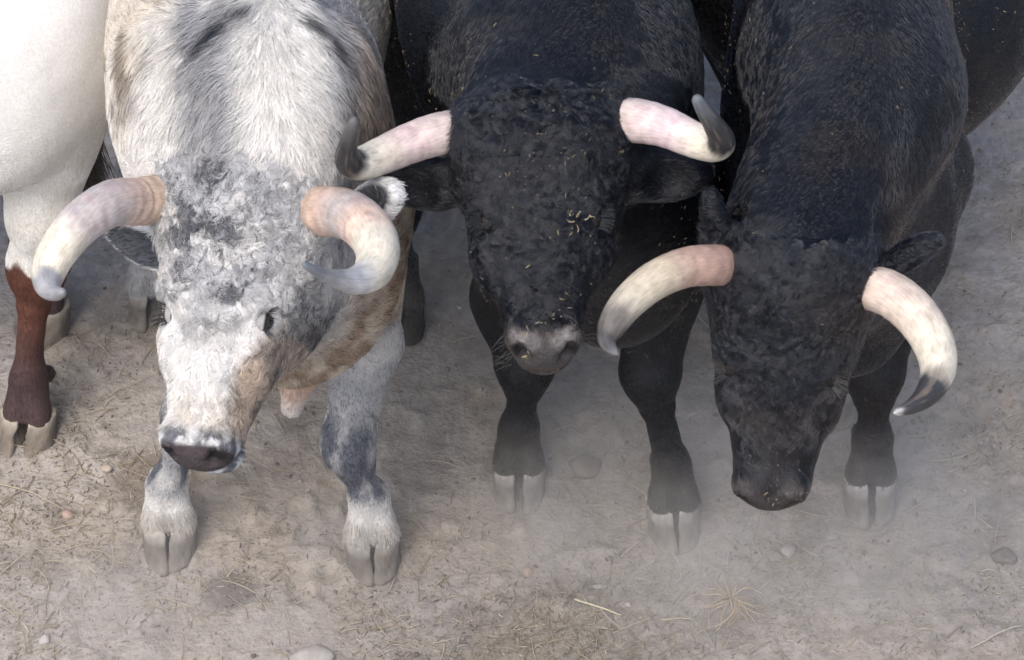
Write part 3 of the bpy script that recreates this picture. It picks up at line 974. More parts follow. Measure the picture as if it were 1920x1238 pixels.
def make_look(H, T, coat, kind, curl_y, face_curl=0.0, neckL=.024, scale=1.0):
    def look(p, n, curls=False, rr=np.random.default_rng(5)):
        c, h, hw, t = coat(p, n)
        N_ = len(p)
        x, y, z = h[:, 0], h[:, 1], h[:, 2]
        l, b, tz = t[:, 0], t[:, 1], t[:, 2]
        out = np.sign(l)[:, None] * T.L
        trunk = T.B * .9 + A(0, 0, -.35) + out * .15
        nk = sstep(.95, 1.06, tz) * (1 - sstep(.02, .12, b))
        l_ = l - .02
        neck = T.L * np.clip(l_ / .06, -1, 1)[:, None] * .9 - T.B * .75 + A(0, 0, -.2)
        flow = trunk * (1 - nk[:, None]) + neck * nk[:, None]
        leg = 1 - sstep(.55, .7, tz)
        flow = flow * (1 - leg[:, None]) + A(0, 0, -1) * leg[:, None]
        rad_ = np.clip(1 - (y - .05) / .22, 0, 1)
        face = H.R[1] * (1 - rad_ * .55 + np.clip((y - .03) / .1, -1, 1) * rad_ * .5)[:, None] + H.R[0] * (np.clip(x / .1, -1, 1) * (.35 + .9 * rad_))[:, None]
        flow = flow * (1 - hw[:, None]) + face * hw[:, None]
        ear = (np.abs(x) > .15) & (z > -.35) & (y > -.1) & (y < .25)
        flow[ear] = (np.sign(x)[:, None] * H.R[0] + H.R[1] * .3)[ear]
        ye = y - .11 * (kind != 'grey') * (1 - sstep(.035, .06, np.abs(x)))
        cz = hw * (1 - sstep(curl_y - .10, curl_y + .07, ye)) * sstep(-.17, -.12, z)
        L = dict(flow=flow)
        ln = np.where(tz < .55, .0065, .014 if kind == 'grey' else .010) + nk * (neckL - .017)
        ln = ln + .011 * (tz < .095) * (tz > .03)
        ln = ln * (1 - hw) + hw * .012
        ln = np.where(ear, .012, ln)
        bare = hw * sstep(.455, .485, y)
        ln = ln * (1 - .6 * bare)
        ln = ln * (1 - cz) + cz * (.025 if kind == 'grey' else .032)
        grow = np.ones(N_)
        for s_ in (-1, 1):
            de = np.linalg.norm(p - H.w(s_ * (H.ex - .010), H.ey, -.044), axis=1)
            grow = np.minimum(grow, .18 + .82 * sstep(.026 * H.s, .065 * H.s, de))
        cz = cz * np.clip(grow * 1.6 - .5, 0, 1)
        tuft = near(p, H.w(.0, -.03, -.02), .045)
        ln = ln * (1 + .7 * tuft)
        L['len'] = ln * scale * grow
        L['curl'] = .3 + cz * (1.7 if kind == 'grey' else 1.1) + face_curl * hw * 1.2 * (1 - cz)
        L['whorl'] = (.16 if kind == 'grey' else .12) + nk * .2 + hw * .4 + cz * 1.2
        L['cturn'] = .08 + cz * (.7 if kind == 'grey' else .5) + hw * .1
        L['jit'] = (.14 if kind == 'grey' else .09) + cz * (.02 if kind == 'grey' else .06)
        L['lift'] = (.24 if kind == 'grey' else .10) + cz * (.12 if kind == 'grey' else .08) + nk * .1 + tuft * .5
        L['bulk'] = cz * (.0012 if kind == 'grey' else .0018)
        L['wavy'] = cz * (.95 if kind == 'grey' else 1.3)
        L['wave'] = .04 + cz * (.08 if kind == 'grey' else .14)
        L['clump'] = (.14 if kind == 'grey' else .04) + cz * (.42 if kind == 'grey' else .34)
        L['rad'] = .00038 + cz * (.00010 if kind == 'grey' else .00004) + ONE(p) * 0
        if kind == 'grey':
            # white and slate hairs mixed
            rn = np.random.default_rng(len(p)).random(N_)
            lum = c.mean(1)
            dk = (rn < np.clip(.55 - lum, .04, .5)) & (hw * (1 - sstep(.4, .46, y)) + (nk + .35) * (1 - hw) > rn)
            c = np.where(dk[:, None], c * .35, c * 1.06)
        L['cvar'] = (.14 if kind == 'grey' else .05) + cz * (.10 if kind == 'grey' else .22)
        for s_ in (-1, 1):
            hb = near(p, H.w(s_ * .135, .035, -.055), .060)
            fo = H.R[0] * s_ - H.R[1] * .1
            L['flow'] = L['flow'] * (1 - hb[:, None]) + fo * 1.4 * hb[:, None]
            L['len'] = L['len'] * (1 - hb) + .024 * hb * (.5 + np.random.default_rng(9).random(N_))
            for q_ in ('wavy', 'wave', 'curl'):
                L[q_] = L[q_] * (1 - .7 * hb)
        L['col'] = np.clip(c, .003, .88)
        return L
    return look

def hair_density(H, T, curl_y, body=1.0, headw=2.6):
    def d(c, cn):
        h, hw = head_weight(H, c) if H is not None else (None, np.zeros(len(c)))
        w = seen(c, cn) * body
        t = T.loc(c)
        w = w * np.where(t[:, 2] < .058, 0, 1)
        if H is not None:
            y, z = h[:, 1], h[:, 2]
            pad = hw * sstep(.485, .497, y) * sstep(-.14, -.12, z)
            w = w * (1 + (headw - 1) * hw) * (1 - pad)
            for s in (-1, 1):
                e = H.w(s * (H.ex + .008), H.ey, -.060)
                w = w * sstep(.019 * H.s, .024 * H.s, np.linalg.norm(c - e, axis=1))
        return w
    return d

HS = .0055
def sculpt(root, prims, hstep, coat, mat):
    lo = np.array([p.bc - p.br for p in prims]).min(0) - .03
    hi = np.array([p.bc + p.br for p in prims]).max(0) + .03
    lo[2] = max(lo[2], -.01)
    V, Q = surface(prims, lo, hi, hstep)
    Nv, area = vnormals(V, Q)
    V = shape_noise(V, Nv, .003, 14, 3)
    cols = coat(V, Nv)[0]
    o = mesh_obj('body', V, Q, mat, root, cols)
    Nv, area = vnormals(V, Q)
    return V, Q, Nv, area

def lashes(H, side, root, E, col, seed, down=.5, n=70, L=.022):
    c, out, up, fw, r = E
    rr = np.random.default_rng(seed)
    t = rr.uniform(-1.05, 1.05, n)
    base = c + (fw * np.sin(t)[:, None] * 1.1 + out * np.cos(t)[:, None] * .95 + up * (np.cos(t * 1.25) * .36)[:, None]) * r * 1.08
    K = 5
    P = np.zeros((n, K, 3)); P[:, 0] = base
    d = nrm(out * 1.0 + up * .15 + fw * (t * .5)[:, None] + rr.normal(0, .12, (n, 3)))
    for k in range(1, K):
        d = nrm(d + H.R[1] * .16 * down - up * .10)
        P[:, k] = P[:, k - 1] + d * L / (K - 1)
    rad = np.full((n, K), .00040) * np.linspace(1, .35, K)
    fur_obj('eyelashes', P, rad, np.tile(col, (n, 1)), M_dustfur, root)

def whiskers(H, root, col, seed, n=26):
    rr = np.random.default_rng(seed)
    side = np.where(rr.random(n) > .5, 1, -1)
    b = np.array([H.w(s * rr.uniform(.045, .082), rr.uniform(.455, .51), rr.uniform(-.15, -.07)) for s in side])
    K = 6
    P = np.zeros((n, K, 3)); P[:, 0] = b
    d = nrm(H.R[0] * (side * 1.0)[:, None] + H.R[1] * rr.uniform(-.2, .9, n)[:, None] + rr.normal(0, .25, (n, 3)))
    L = rr.uniform(.015, .04, n)
    for k in range(1, K):
        d = nrm(d + A(0, 0, -.08))
        P[:, k] = P[:, k - 1] + d * (L / (K - 1))[:, None]
    rad = np.full((n, K), .00022) * np.linspace(1, .3, K)
    fur_obj('whiskers', P, rad, np.tile(col, (n, 1)), M_dustfur, root)

def tail(root, pts, rad, col, tuft_col, mat, furm, seed):
    S = spline(np.array(pts), 30)
    V, F = tube_mesh(S, np.linspace(rad, rad * .5, 30), 10)
    o = mesh_obj('tail', V, F, mat, root, np.tile(col, (len(V), 1)))
    rr = np.random.default_rng(seed); n = 500; K = 6
    b = S[rr.integers(22, 30, n)] + rr.normal(0, rad * .4, (n, 3))
    P = np.zeros((n, K, 3)); P[:, 0] = b
    d = nrm(A(0, 0, -1) + rr.normal(0, .12, (n, 3)))
    for k in range(1, K):
        d = nrm(d + A(0, 0, -.1) + rr.normal(0, .03, (n, 3)))
        P[:, k] = P[:, k - 1] + d * .03
    fur_obj('tail_switch', P, np.full((n, K), .0009) * np.linspace(1, .4, K), np.tile(tuft_col, (n, 1)), furm, root)

SCL = .25 if DEV == 'q' else 1.0

def build_bull(name, label, maker, kind, coatf, nbody, ncurl, curl_y, face_curl, horns, seed, shade, lash, whis, neckL=.024):
    EARS.clear()
    H, T, P, fore, hind = maker()
    H.ears = list(EARS)
    root = thing(name, (T.O[0], T.O[1], 0), label, 'bull', 'bulls standing side by side')
    coat = coatf(H, T)
    ms, mf = (M_skin_light, M_fur_light) if kind == 'grey' else (M_skin_black, M_fur_black)
    V, Q, Nv, area = sculpt(root, P, HS, coat, ms)
    for G, yw in fore:
        foot(root, G, yw, shade, .88 if kind == 'grey' else .84, toein=-.14 if kind == 'grey' else (-.07 if yw else -.02))
    for G in hind:
        foot(root, G, 0, shade if kind == 'grey' else 'dark', .78)
    for i, hc in enumerate(horns):
        horn(root, hc[0], hc[1], seed * 10 + i)
    skc = A(.03, .026, .026)
    for s in (-1, 1):
        E = eye_parts(H, s, root, ms, A(.012, .011, .011), ex=H.ex, ey=H.ey, open_up=.32 if kind == 'grey' else .62, low=-.16 if kind == 'grey' else -.45, lidcol=A(.34, .33, .33) if kind == 'grey' else A(.010, .010, .011))
        lashes(H, s, root, E, lash, seed + s)
    whiskers(H, root, whis, seed + 5)
    look = make_look(H, T, coat, kind, curl_y, face_curl, neckL)
    dens = hair_density(H, T, curl_y)
    def d_body(c, cn):
        h, hw = head_weight(H, c)
        cz = hw * (1 - sstep(curl_y - .10, curl_y + .05, h[:, 1])) * sstep(-.17, -.12, h[:, 2])
        return dens(c, cn) * (1 - .75 * cz)
    def d_curl(c, cn):
        h, hw = head_weight(H, c)
        cz = hw * (1 - sstep(curl_y - .08, curl_y + .08, h[:, 1])) * sstep(-.17, -.12, h[:, 2])
        return dens(c, cn) * cz
    pts, rad, col = strands(V, Q, Nv, area, int(nbody * SCL), d_body, look, 5, seed, .012)
    fur_obj('coat', pts, rad, col, mf, root)
    pts, rad, col = strands(V, Q, Nv, area, int(ncurl * SCL), d_curl, look, 9, seed + 1, .0135 if kind == 'grey' else .0125)
    fur_obj('curly_forelock', pts, rad, col, mf, root)
    return H, T, root, (V, Q, Nv, area)

PEACH, TANH, CREAMH, GRYH, DKH, LILAC, SCAL = A(.62, .45, .36), A(.50, .38, .29), A(.70, .64, .52), A(.24, .24, .25), A(.022, .022, .024), A(.40, .36, .35), A(.44, .36, .30)
HG_L = ([(300, 374, -.77, .0375), (255, 378, -.80, .0360), (205, 383, -.84, .0345), (150, 420, -.88, .0320), (110, 470, -.92, .0290), (92, 510, -.95, .0250), (90, 537, -.98, .0190), (104, 550, -1.0, .0115), (120, 548, -1.02, .0060)],
        [(0, SCAL), (.08, TANH * 1.1), (.2, PEACH), (.34, LILAC), (.50, LILAC * 1.15), (.60, CREAMH), (.76, CREAMH), (.80, GRYH * 1.3), (.92, GRYH * 1.2), (1, GRYH)])
HG_R = ([(560, 396, -.79, .0365), (605, 396, -.84, .0370), (655, 404, -.90, .0365), (694, 436, -.97, .0345), (708, 475, -1.03, .0315), (697, 510, -1.08, .0265), (664, 527, -1.12, .0190), (618, 520, -1.15, .0110), (585, 504, -1.17, .0065), (566, 494, -1.18, .0040)],
        [(0, SCAL), (.1, TANH), (.22, PEACH), (.34, LILAC * 1.1), (.46, PEACH * 1.15), (.56, CREAMH * 1.05), (.68, CREAMH), (.76, GRYH * 1.8), (.86, GRYH), (1, A(.16, .19, .22))])
HM_L = ([(903, 246, -.665, .0330), (830, 250, -.74, .0320), (770, 268, -.77, .0300), (715, 292, -.80, .0275), (672, 308, -.83, .0240), (652, 300, -.85, .0195), (652, 274, -.86, .0140), (659, 246, -.865, .0105), (665, 220, -.87, .0070)],
        [(0, A(.60, .52, .44)), (.12, CREAMH), (.3, A(.66, .55, .49)), (.45, A(.60, .47, .45)), (.60, CREAMH), (.66, CREAMH), (.72, DKH), (.85, DKH * 1.3), (1, A(.12, .12, .12))])
HM_R = ([(1118, 224, -.665, .0340), (1190, 226, -.74, .0330), (1245, 238, -.77, .0300), (1300, 262, -.80, .0265), (1340, 274, -.83, .0235), (1353, 262, -.85, .0195), (1338, 234, -.86, .0150), (1318, 204, -.865, .0110), (1303, 180, -.87, .0072)],
        [(0, A(.56, .52, .47)), (.12, A(.62, .55, .48)), (.3, A(.62, .52, .48)), (.45, A(.62, .49, .50)), (.60, CREAMH), (.68, CREAMH * .9), (.73, DKH * 1.4), (.85, DKH * 1.5), (1, A(.14, .16, .18))])
HR_L = ([(1415, 499, -.87, .0300), (1330, 497, -.95, .0300), (1280, 503, -.98, .0290), (1225, 528, -1.02, .0275), (1178, 568, -1.06, .0250), (1148, 610, -1.10, .0205), (1139, 638, -1.12, .0140), (1148, 655, -1.13, .0080), (1160, 666, -1.14, .0045)],
        [(0, A(.36, .28, .21)), (.12, A(.45, .33, .24)), (.3, A(.46, .30, .24)), (.5, A(.47, .33, .26)), (.58, A(.55, .46, .34)), (.76, A(.52, .47, .37)), (.84, A(.20, .18, .16)), (.92, DKH * 1.3), (1, A(.16, .16, .17))])
HR_R = ([(1535, 527, -.855, .0330), (1640, 541, -.95, .0335), (1692, 567, -.99, .0335), (1732, 610, -1.03, .0320), (1756, 660, -1.08, .0290), (1757, 705, -1.13, .0240), (1738, 740, -1.17, .0175), (1708, 763, -1.20, .0105), (1675, 775, -1.22, .0045)],
        [(0, A(.50, .46, .40)), (.13, A(.55, .50, .43)), (.17, A(.62, .46, .38)), (.3, A(.60, .49, .42)), (.5, A(.62, .53, .44)), (.62, CREAMH), (.74, CREAMH), (.80, DKH * 2), (.9, DKH * 1.6), (.97, DKH * 2), (1, A(.5, .5, .48))])

print('hair helpers ready')
BULLS = {}
BULLS['g'] = build_bull('bull', 'grey and white roan bull with curly slate forehead, head turned to the left', grey_bull, 'grey', grey_coat,
    195000, 60000, .24, .5, (HG_L, HG_R), 11, 'grey', A(.03, .03, .03), A(.5, .5, .5), .030)
BULLS['m'] = build_bull('bull', 'black bull in the middle with head up and upturned dark horn tips', middle_bull, 'black',
    lambda H, T: black_coat(H, T, A(.0050, .0062, .0092), (A(.034, .029, .027), A(.045, .041, .041), 1.0), .2), 175000, 80000, .34, .9, (HM_L, HM_R), 22, 'dust', A(.03, .035, .04), A(.12, .12, .11), .018)
BULLS['r'] = build_bull('bull', 'black bull on the right lowering its head to the ground', right_bull, 'black',
    lambda H, T: black_coat(H, T, A(.0050, .0063, .0097), (A(.02, .018, .018), A(.035, .03, .03), .8), .9), 175000, 76000, .27, .4, (HR_L, HR_R), 33, 'dust', A(.06, .06, .06), A(.15, .14, .13), .018)

def build_ox():
    H, T, P, G, G2 = white_ox()
    root = thing('white_ox', (T.O[0], T.O[1], 0), 'big white ox with chestnut lower legs at the left edge, only its hindquarters in view', 'ox')
    def coat(p, n):
        h = p[:, 2]; n2 = fbm(p, 25, 40)
        c = np.tile(A(.86, .85, .82), (len(p), 1))
        c = mixc(c, A(.70, .67, .61), (1 - sstep(.50, .75, h)) * .8 * sstep(.2, .6, n2))
        c = mixc(c, A(.55, .42, .22), near(p, W(28, 400, y=-.05), .13) * .8)
        edge = .395 + .03 * (fbm(p, 60, 41) - .5) + .012 * np.sin(p[:, 0] * 130)
        isnear = p[:, 1] < -.16
        edge = np.where(isnear, edge, .60 + .05 * (n2 - .5))
        b_ = mixc(np.tile(A(.105, .042, .028), (len(p), 1)), A(.065, .040, .040), sstep(.30, .12, h))
        b_ = b_ * (.8 + .4 * n2)[:, None]
        c = mixc(c, b_, sstep(.006, -.006, h - edge))
        return c, None, None, None
    V, Q, Nv, area = sculpt(root, P, .008, coat, skin_mat('white_hide', .6, .25, .15, 220))
    for g, yw in G:
        foot(root, g, yw, 'ox', .90, toe=.070)
    for g in G2:
        foot(root, g, -1.3, 'ox', 1.0)
    tail(root, [W(222, -60, y=.02), W(220, 20, y=.0), W(203, 90, y=-.01), W(180, 170, y=-.01), W(162, 240, y=-.02), W(156, 290, y=-.02)], .009, A(.55, .52, .47), A(.02, .018, .018), M_skin_light, M_fur_black, 3)
    def look(p, n):
        c = coat(p, n)[0]; k = len(p)
        leg = (1 - sstep(.6, .8, p[:, 2]))[:, None]
        fl = A(.8, .1, -.5) * (1 - leg) + A(0, 0, -1) * leg
        o = np.ones(k)
        return dict(flow=fl, len=.008 * o, curl=.2 * o, whorl=.3 * o, cturn=.05 * o, jit=.08 * o, cvar=.04, lift=.08 * o, wave=0 * o, wavy=0 * o, bulk=0 * o, clump=.2 * o, rad=.00042 * o, col=c)
    pts, rad, col = strands(V, Q, Nv, area, int(50000 * SCL), lambda c, cn: seen(c, cn) * (c[:, 2] > .065) * (1 - sstep(.6, .85, c[:, 2])), look, 4, 5, .012)
    fur_obj('coat', pts, rad, col, M_fur_light, root)
build_ox()
print('animals built')
# ------------------------------------------------------------------ ground
def gpt(px, py):
    return W(px, py, z=0)

ax = np.unique(np.concatenate([np.linspace(-1.5, 1.5, 430), -1.5 - np.geomspace(.01, 38, 34), 1.5 + np.geomspace(.01, 38, 34)]))
ay = np.unique(np.concatenate([np.linspace(-1.35, 1.5, 400), -1.35 - np.geomspace(.01, 38, 34), 1.5 + np.geomspace(.01, 38, 34)]))
GX, GY = np.meshgrid(ax, ay, indexing='ij')
g2 = np.stack([GX.ravel(), GY.ravel(), np.zeros(GX.size)], 1)
_pr = np.random.default_rng(60)
PRINTS = [(gpt(_pr.uniform(-100, 2000), _pr.uniform(300, 1300)), _pr.uniform(-.6, .6)) for _ in range(22)]
def prints(q):
    h = np.zeros(len(q))
    for c, a in PRINTS:
        d = q[:, :2] - c[:2]
        m = np.nonzero((d ** 2).sum(1) < .02)[0]
        u = d[m, 0] * math.cos(a) + d[m, 1] * math.sin(a); v = -d[m, 0] * math.sin(a) + d[m, 1] * math.cos(a)
        for s in (-1, 1):
            k = ((u - s * .024) / .024) ** 2 + (v / .048) ** 2
            h[m] += -.007 * (1 - sstep(.5, 1.1, k)) +   .0025 * np.exp(-((np.sqrt(k) - 1.25) / .25) ** 2)
    return h
def gheight(p):
    q = np.array(p, float); q[:, 2] = 0
    lump = sstep(.55, .8, fbm(q, 17, 90))
    return -.010 * fbm(q, 3.2, 80) - .006 * fbm(q, 11, 82) + .009 * lump + prints(q) + .0045 * (fbm(q, 48, 84, 2) - .5) + .007
g2[:, 2] = gheight(g2)
nx, ny = len(ax), len(ay)
ii = np.arange(nx - 1)[:, None] * ny + np.arange(ny - 1)[None]
GF = np.stack([ii, ii + ny, ii + ny + 1, ii + 1], -1).reshape(-1, 4)
EARTH = A(.338, .308, .280)
gc = np.tile(EARTH, (len(g2), 1))
gc = gc * (.80 + .42 * fbm(g2, 2.5, 91))[:, None]
gc = mixc(gc, A(.34, .29, .235), sstep(.48, .72, fbm(g2, 6, 93)) * .55)
gc = mixc(gc, A(.17, .148, .13), sstep(.56, .72, fbm(g2, 9, 95)) * .5)
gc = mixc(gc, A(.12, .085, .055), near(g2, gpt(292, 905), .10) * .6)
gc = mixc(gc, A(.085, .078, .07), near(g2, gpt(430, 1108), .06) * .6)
gc = mixc(gc, A(.17, .16, .135), near(g2, gpt(1130, 1230), .24) * .35)

def ground_mat():
    m, nt, b = newmat('trodden_earth')
    a = N(nt, 'ShaderNodeAttribute', attribute_name='col')
    tc = N(nt, 'ShaderNodeTexCoord')
    n1 = N(nt, 'ShaderNodeTexNoise'); n1.inputs['Scale'].default_value = 38; n1.inputs['Detail'].default_value = 9; n1.inputs['Roughness'].default_value = .7
    nt.links.new(tc.outputs['Object'], n1.inputs['Vector'])
    v1 = N(nt, 'ShaderNodeTexVoronoi'); v1.inputs['Scale'].default_value = 95
    nt.links.new(tc.outputs['Object'], v1.inputs['Vector'])
    mr = N(nt, 'ShaderNodeMapRange'); mr.inputs['From Min'].default_value = .3; mr.inputs['From Max'].default_value = .7
    mr.inputs['To Min'].default_value = .72; mr.inputs['To Max'].default_value = 1.26
    nt.links.new(n1.outputs['Fac'], mr.inputs['Value'])
    vm = N(nt, 'ShaderNodeVectorMath', operation='SCALE')
    nt.links.new(a.outputs['Color'], vm.inputs[0]); nt.links.new(mr.outputs[0], vm.inputs['Scale'])
    # crumbs of pale grit: a few voronoi cells picked by their random colour
    sx = N(nt, 'ShaderNodeSeparateColor'); nt.links.new(v1.outputs['Color'], sx.inputs[0])
    gt = N(nt, 'ShaderNodeMath', operation='GREATER_THAN'); gt.inputs[1].default_value = .955
    nt.links.new(sx.outputs[0], gt.inputs[0])
    lt = N(nt, 'ShaderNodeMath', operation='LESS_THAN'); lt.inputs[1].default_value = .30
    nt.links.new(v1.outputs['Distance'], lt.inputs[0])
    mu = N(nt, 'ShaderNodeMath', operation='MULTIPLY'); nt.links.new(gt.outputs[0], mu.inputs[0]); nt.links.new(lt.outputs[0], mu.inputs[1])
    mx = N(nt, 'ShaderNodeMix', data_type='RGBA'); mx.inputs[7].default_value = (.38, .34, .29, 1)
    nt.links.new(mu.outputs[0], mx.inputs[0]); nt.links.new(vm.outputs[0], mx.inputs[6])
    nt.links.new(mx.outputs[2], b.inputs['Base Color'])
    n2 = N(nt, 'ShaderNodeTexNoise'); n2.inputs['Scale'].default_value = 120; n2.inputs['Detail'].default_value = 6
    nt.links.new(tc.outputs['Object'], n2.inputs['Vector'])
    ad = N(nt, 'ShaderNodeMath', operation='ADD'); nt.links.new(n1.outputs['Fac'], ad.inputs[0]); nt.links.new(n2.outputs['Fac'], ad.inputs[1])
    bu = N(nt, 'ShaderNodeBump'); bu.inputs['Strength'].default_value = .8; bu.inputs['Distance'].default_value = .006
    nt.links.new(ad.outputs[0], bu.inputs['Height']); nt.links.new(bu.outputs[0], b.inputs['Normal'])
    b.inputs['Roughness'].default_value = .95; b.inputs['Specular IOR Level'].default_value = .1
    return m
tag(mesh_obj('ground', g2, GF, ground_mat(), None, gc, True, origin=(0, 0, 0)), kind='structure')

def vcol_mat(name, rough=.85):
    m, nt, b = newmat(name)
    a = N(nt, 'ShaderNodeAttribute', attribute_name='col')
    no = N(nt, 'ShaderNodeTexNoise'); no.inputs['Scale'].default_value = 90; no.inputs['Detail'].default_value = 5
    tc = N(nt, 'ShaderNodeTexCoord'); nt.links.new(tc.outputs['Object'], no.inputs['Vector'])
    mr = N(nt, 'ShaderNodeMapRange'); mr.inputs['To Min'].default_value = .7; mr.inputs['To Max'].default_value = 1.25
    nt.links.new(no.outputs['Fac'], mr.inputs['Value'])
    vm = N(nt, 'ShaderNodeVectorMath', operation='SCALE')
    nt.links.new(a.outputs['Color'], vm.inputs[0]); nt.links.new(mr.outputs[0], vm.inputs['Scale'])
    nt.links.new(vm.outputs[0], b.inputs['Base Color'])
    bu = N(nt, 'ShaderNodeBump'); bu.inputs['Strength'].default_value = .5; bu.inputs['Distance'].default_value = .004
    nt.links.new(no.outputs['Fac'], bu.inputs['Height']); nt.links.new(bu.outputs[0], b.inputs['Normal'])
    b.inputs['Roughness'].default_value = rough; b.inputs['Specular IOR Level'].default_value = .2
    return m
M_straw = vcol_mat('straw'); M_stone = vcol_mat('dusty_stone', .9)

def blades(base, ang, ln, wd, bend, rise, lift, K=5, seed=1):
    """flat-triangular curved stalks as one mesh"""
    n = len(base)
    s = np.linspace(0, 1, K)
    r = np.random.default_rng(seed)
    a = ang[:, None] + bend[:, None] * (s[None] - .5)
    dx = np.cos(a) * ln[:, None] / (K - 1); dy = np.sin(a) * ln[:, None] / (K - 1)
    X = base[:, 0:1] + np.cumsum(dx, 1) - dx[:, :1]; Y = base[:, 1:2] + np.cumsum(dy, 1) - dy[:, :1]
    Z = base[:, 2:3] + rise[:, None] * s[None] + lift[:, None] * np.sin(s * math.pi)[None]
    C = np.stack([X, Y, Z], -1)
    sd = np.stack([-np.sin(a), np.cos(a), np.zeros_like(a)], -1)
    w = wd[:, None] * (1 - .55 * s[None] ** 2)
    V = np.stack([C + sd * w[..., None], C + A(0, 0, 1) * w[..., None] * .9, C - sd * w[..., None]], 2)   # n,K,3,3
    V = V.reshape(n, K * 3, 3)
    F = []
    for k in range(K - 1):
        for j in range(3):
            F.append((k * 3 + j, k * 3 + (j + 1) % 3, (k + 1) * 3 + (j + 1) % 3, (k + 1) * 3 + j))
    F = np.array(F)
    FF = (F[None] + (np.arange(n) * K * 3)[:, None, None]).reshape(-1, 4)
    return V.reshape(-1, 3), FF

def scatter(n, r, fn):
    out = []
    while sum(len(o) for o in out) < n:
        p = np.stack([r.uniform(-1.45, 1.45, n * 2), r.uniform(-1.15, 1.45, n * 2), np.zeros(n * 2)], 1)
        out.append(p[r.random(len(p)) < fn(p)])
    return np.concatenate(out)[:n]

SPOTS = [((90, 1040), .22, .9), ((150, 960), .14, .6), ((40, 1150), .18, .8), ((760, 1210), .16, .9), ((800, 1110), .09, .5), ((1180, 1150), .20, .5), ((1370, 1170), .16, .5),
         ((620, 1010), .10, .35), ((470, 1000), .10, .35), ((1820, 860), .25, .35), ((1800, 1190), .25, .4), ((980, 1215), .22, .7), ((30, 900), .12, .7), ((1640, 1190), .2, .35), ((1240, 820), .12, .3)]
def straw_density(p):
    d = .10 + .25 * sstep(.5, .7, fbm(p, 5, 101))
    for (px, py), rr_, a in SPOTS:
        c = gpt(px, py)
        d = d + a * np.exp(-((p[:, 0] - c[0]) ** 2 + (p[:, 1] - c[1]) ** 2 * .8) / (rr_ ** 2))
    d = d * (.35 + .9 * sstep(.35, .65, fbm(p, 13, 103)))
    return np.clip(d, 0, 1)
r = np.random.default_rng(21)
def straw(name, label, n, l0, l1, w0, w1, cols, seed, dens=straw_density):
    r = np.random.default_rng(seed)
    b = scatter(n, r, dens); n = len(b)
    b[:, 2] = gheight(b) + .0022
    ln = l0 + (l1 - l0) * r.random(n) ** 2.5
    wd = r.uniform(w0, w1, n)
    V, F = blades(b, r.uniform(0, 6.28, n), ln, wd, r.normal(0, .5, n) * (r.random(n) > .35), r.uniform(-.001, .004, n), r.uniform(0, .006, n) * (ln > .02), 5, seed)
    c = np.array(cols)[r.integers(0, len(cols), n)] * r.uniform(.75, 1.2, (n, 1))
    o = mesh_obj(name, V, F, M_straw, None, np.repeat(c, 15, 0), origin=(0, 0, 0))
    return tag(o, label, 'straw', kind='stuff')
straw('straw_litter', 'pale broken straw stalks strewn over the trodden earth', 4000, .012, .075, .0005, .0012,
      [(.42, .36, .25), (.36, .30, .20), (.48, .43, .33), (.30, .25, .17)], 31)
straw('chaff', 'fine chaff and straw crumbs scattered over the ground', 26000, .002, .012, .0004, .0012,
      [(.42, .36, .26), (.30, .25, .18), (.48, .44, .36), (.12, .095, .075), (.20, .165, .125), (.10, .08, .065)], 32)
straw('dry_grass', 'thin trampled grey green grass at the bottom of the picture', 1000, .015, .06, .0003, .0007,
      [(.22, .20, .15), (.19, .175, .14), (.30, .27, .2)], 33,
      lambda p: np.clip(sum(np.exp(-((p[:, 0] - gpt(*q)[0]) ** 2 + (p[:, 1] - gpt(*q)[1]) ** 2) / .014) for q in ((1090, 1200), (1180, 1220), (1010, 1230), (1240, 1190))), 0, 1))

def rock(name, c, size, col, seed, label=None, group=None, sub=2, sink=.35):
    bm_ = __import__('bmesh').new()
    __import__('bmesh').ops.create_icosphere(bm_, subdivisions=sub, radius=1)
    V = np.array([v.co[:] for v in bm_.verts]); F = np.array([[v.index for v in f.verts] for f in bm_.faces])
    bm_.free()
    V = V * (1 + .5 * (fbm(V, 1.1, seed) - .5) + .25 * (fbm(V, 3.1, seed + 7) - .5))[:, None]
    # knock some facets flat
    rr = np.random.default_rng(seed)
    for k in range(7):
        d = unit(rr.normal(0, 1, 3)); t = V @ d; lim = .72
        V = V - np.maximum(0, t - lim)[:, None] * d * .85
    V = V * np.array(size) + np.array(c) + A(0, 0, size[2] * (1 - 2 * sink))
    cc = np.array(col) * (.8 + .4 * fbm(V, 60, seed))[:, None]
    return V, F, cc
def stone(px, py, w, d, h, col, seed, label):
    g = gpt(px, py); g[2] = gheight(g[None])[0]
    V, F, c = rock('stone', g, (w / 2, d / 2, h / 2), col, seed, sub=3)
    o = mesh_obj('stone', V, F, M_stone, None, c, origin=g)
    return tag(o, label, 'stone', 'stones lying on the earth')
stone(1095, 878, .066, .060, .035, A(.20, .17, .15), 1, 'brownish angular stone between the hooves of the middle black bull')
stone(585, 1232, .075, .05, .03, A(.34, .32, .30), 2, 'flat pale grey stone cut by the bottom edge of the picture')
stone(1478, 1034, .034, .034, .024, A(.34, .31, .28), 3, 'round pale stone on dusty ground below the right bull muzzle')
stone(1455, 1046, .028, .026, .018, A(.30, .27, .24), 4, 'smaller tan pebble touching the round pale stone below the muzzle')
stone(1800, 648, .024, .022, .016, A(.26, .24, .22), 5, 'small grey pebble right of the curved horn of the right bull')
stone(128, 966, .024, .024, .018, A(.36, .27, .22), 6, 'pinkish pebble on the ground at the lower left')
stone(84, 1202, .020, .026, .018, A(.42, .40, .38), 7, 'whitish chip of stone near the bottom left corner')
stone(1880, 1046, .05, .04, .025, A(.17, .155, .14), 8, 'dark clod of earth near the right edge')
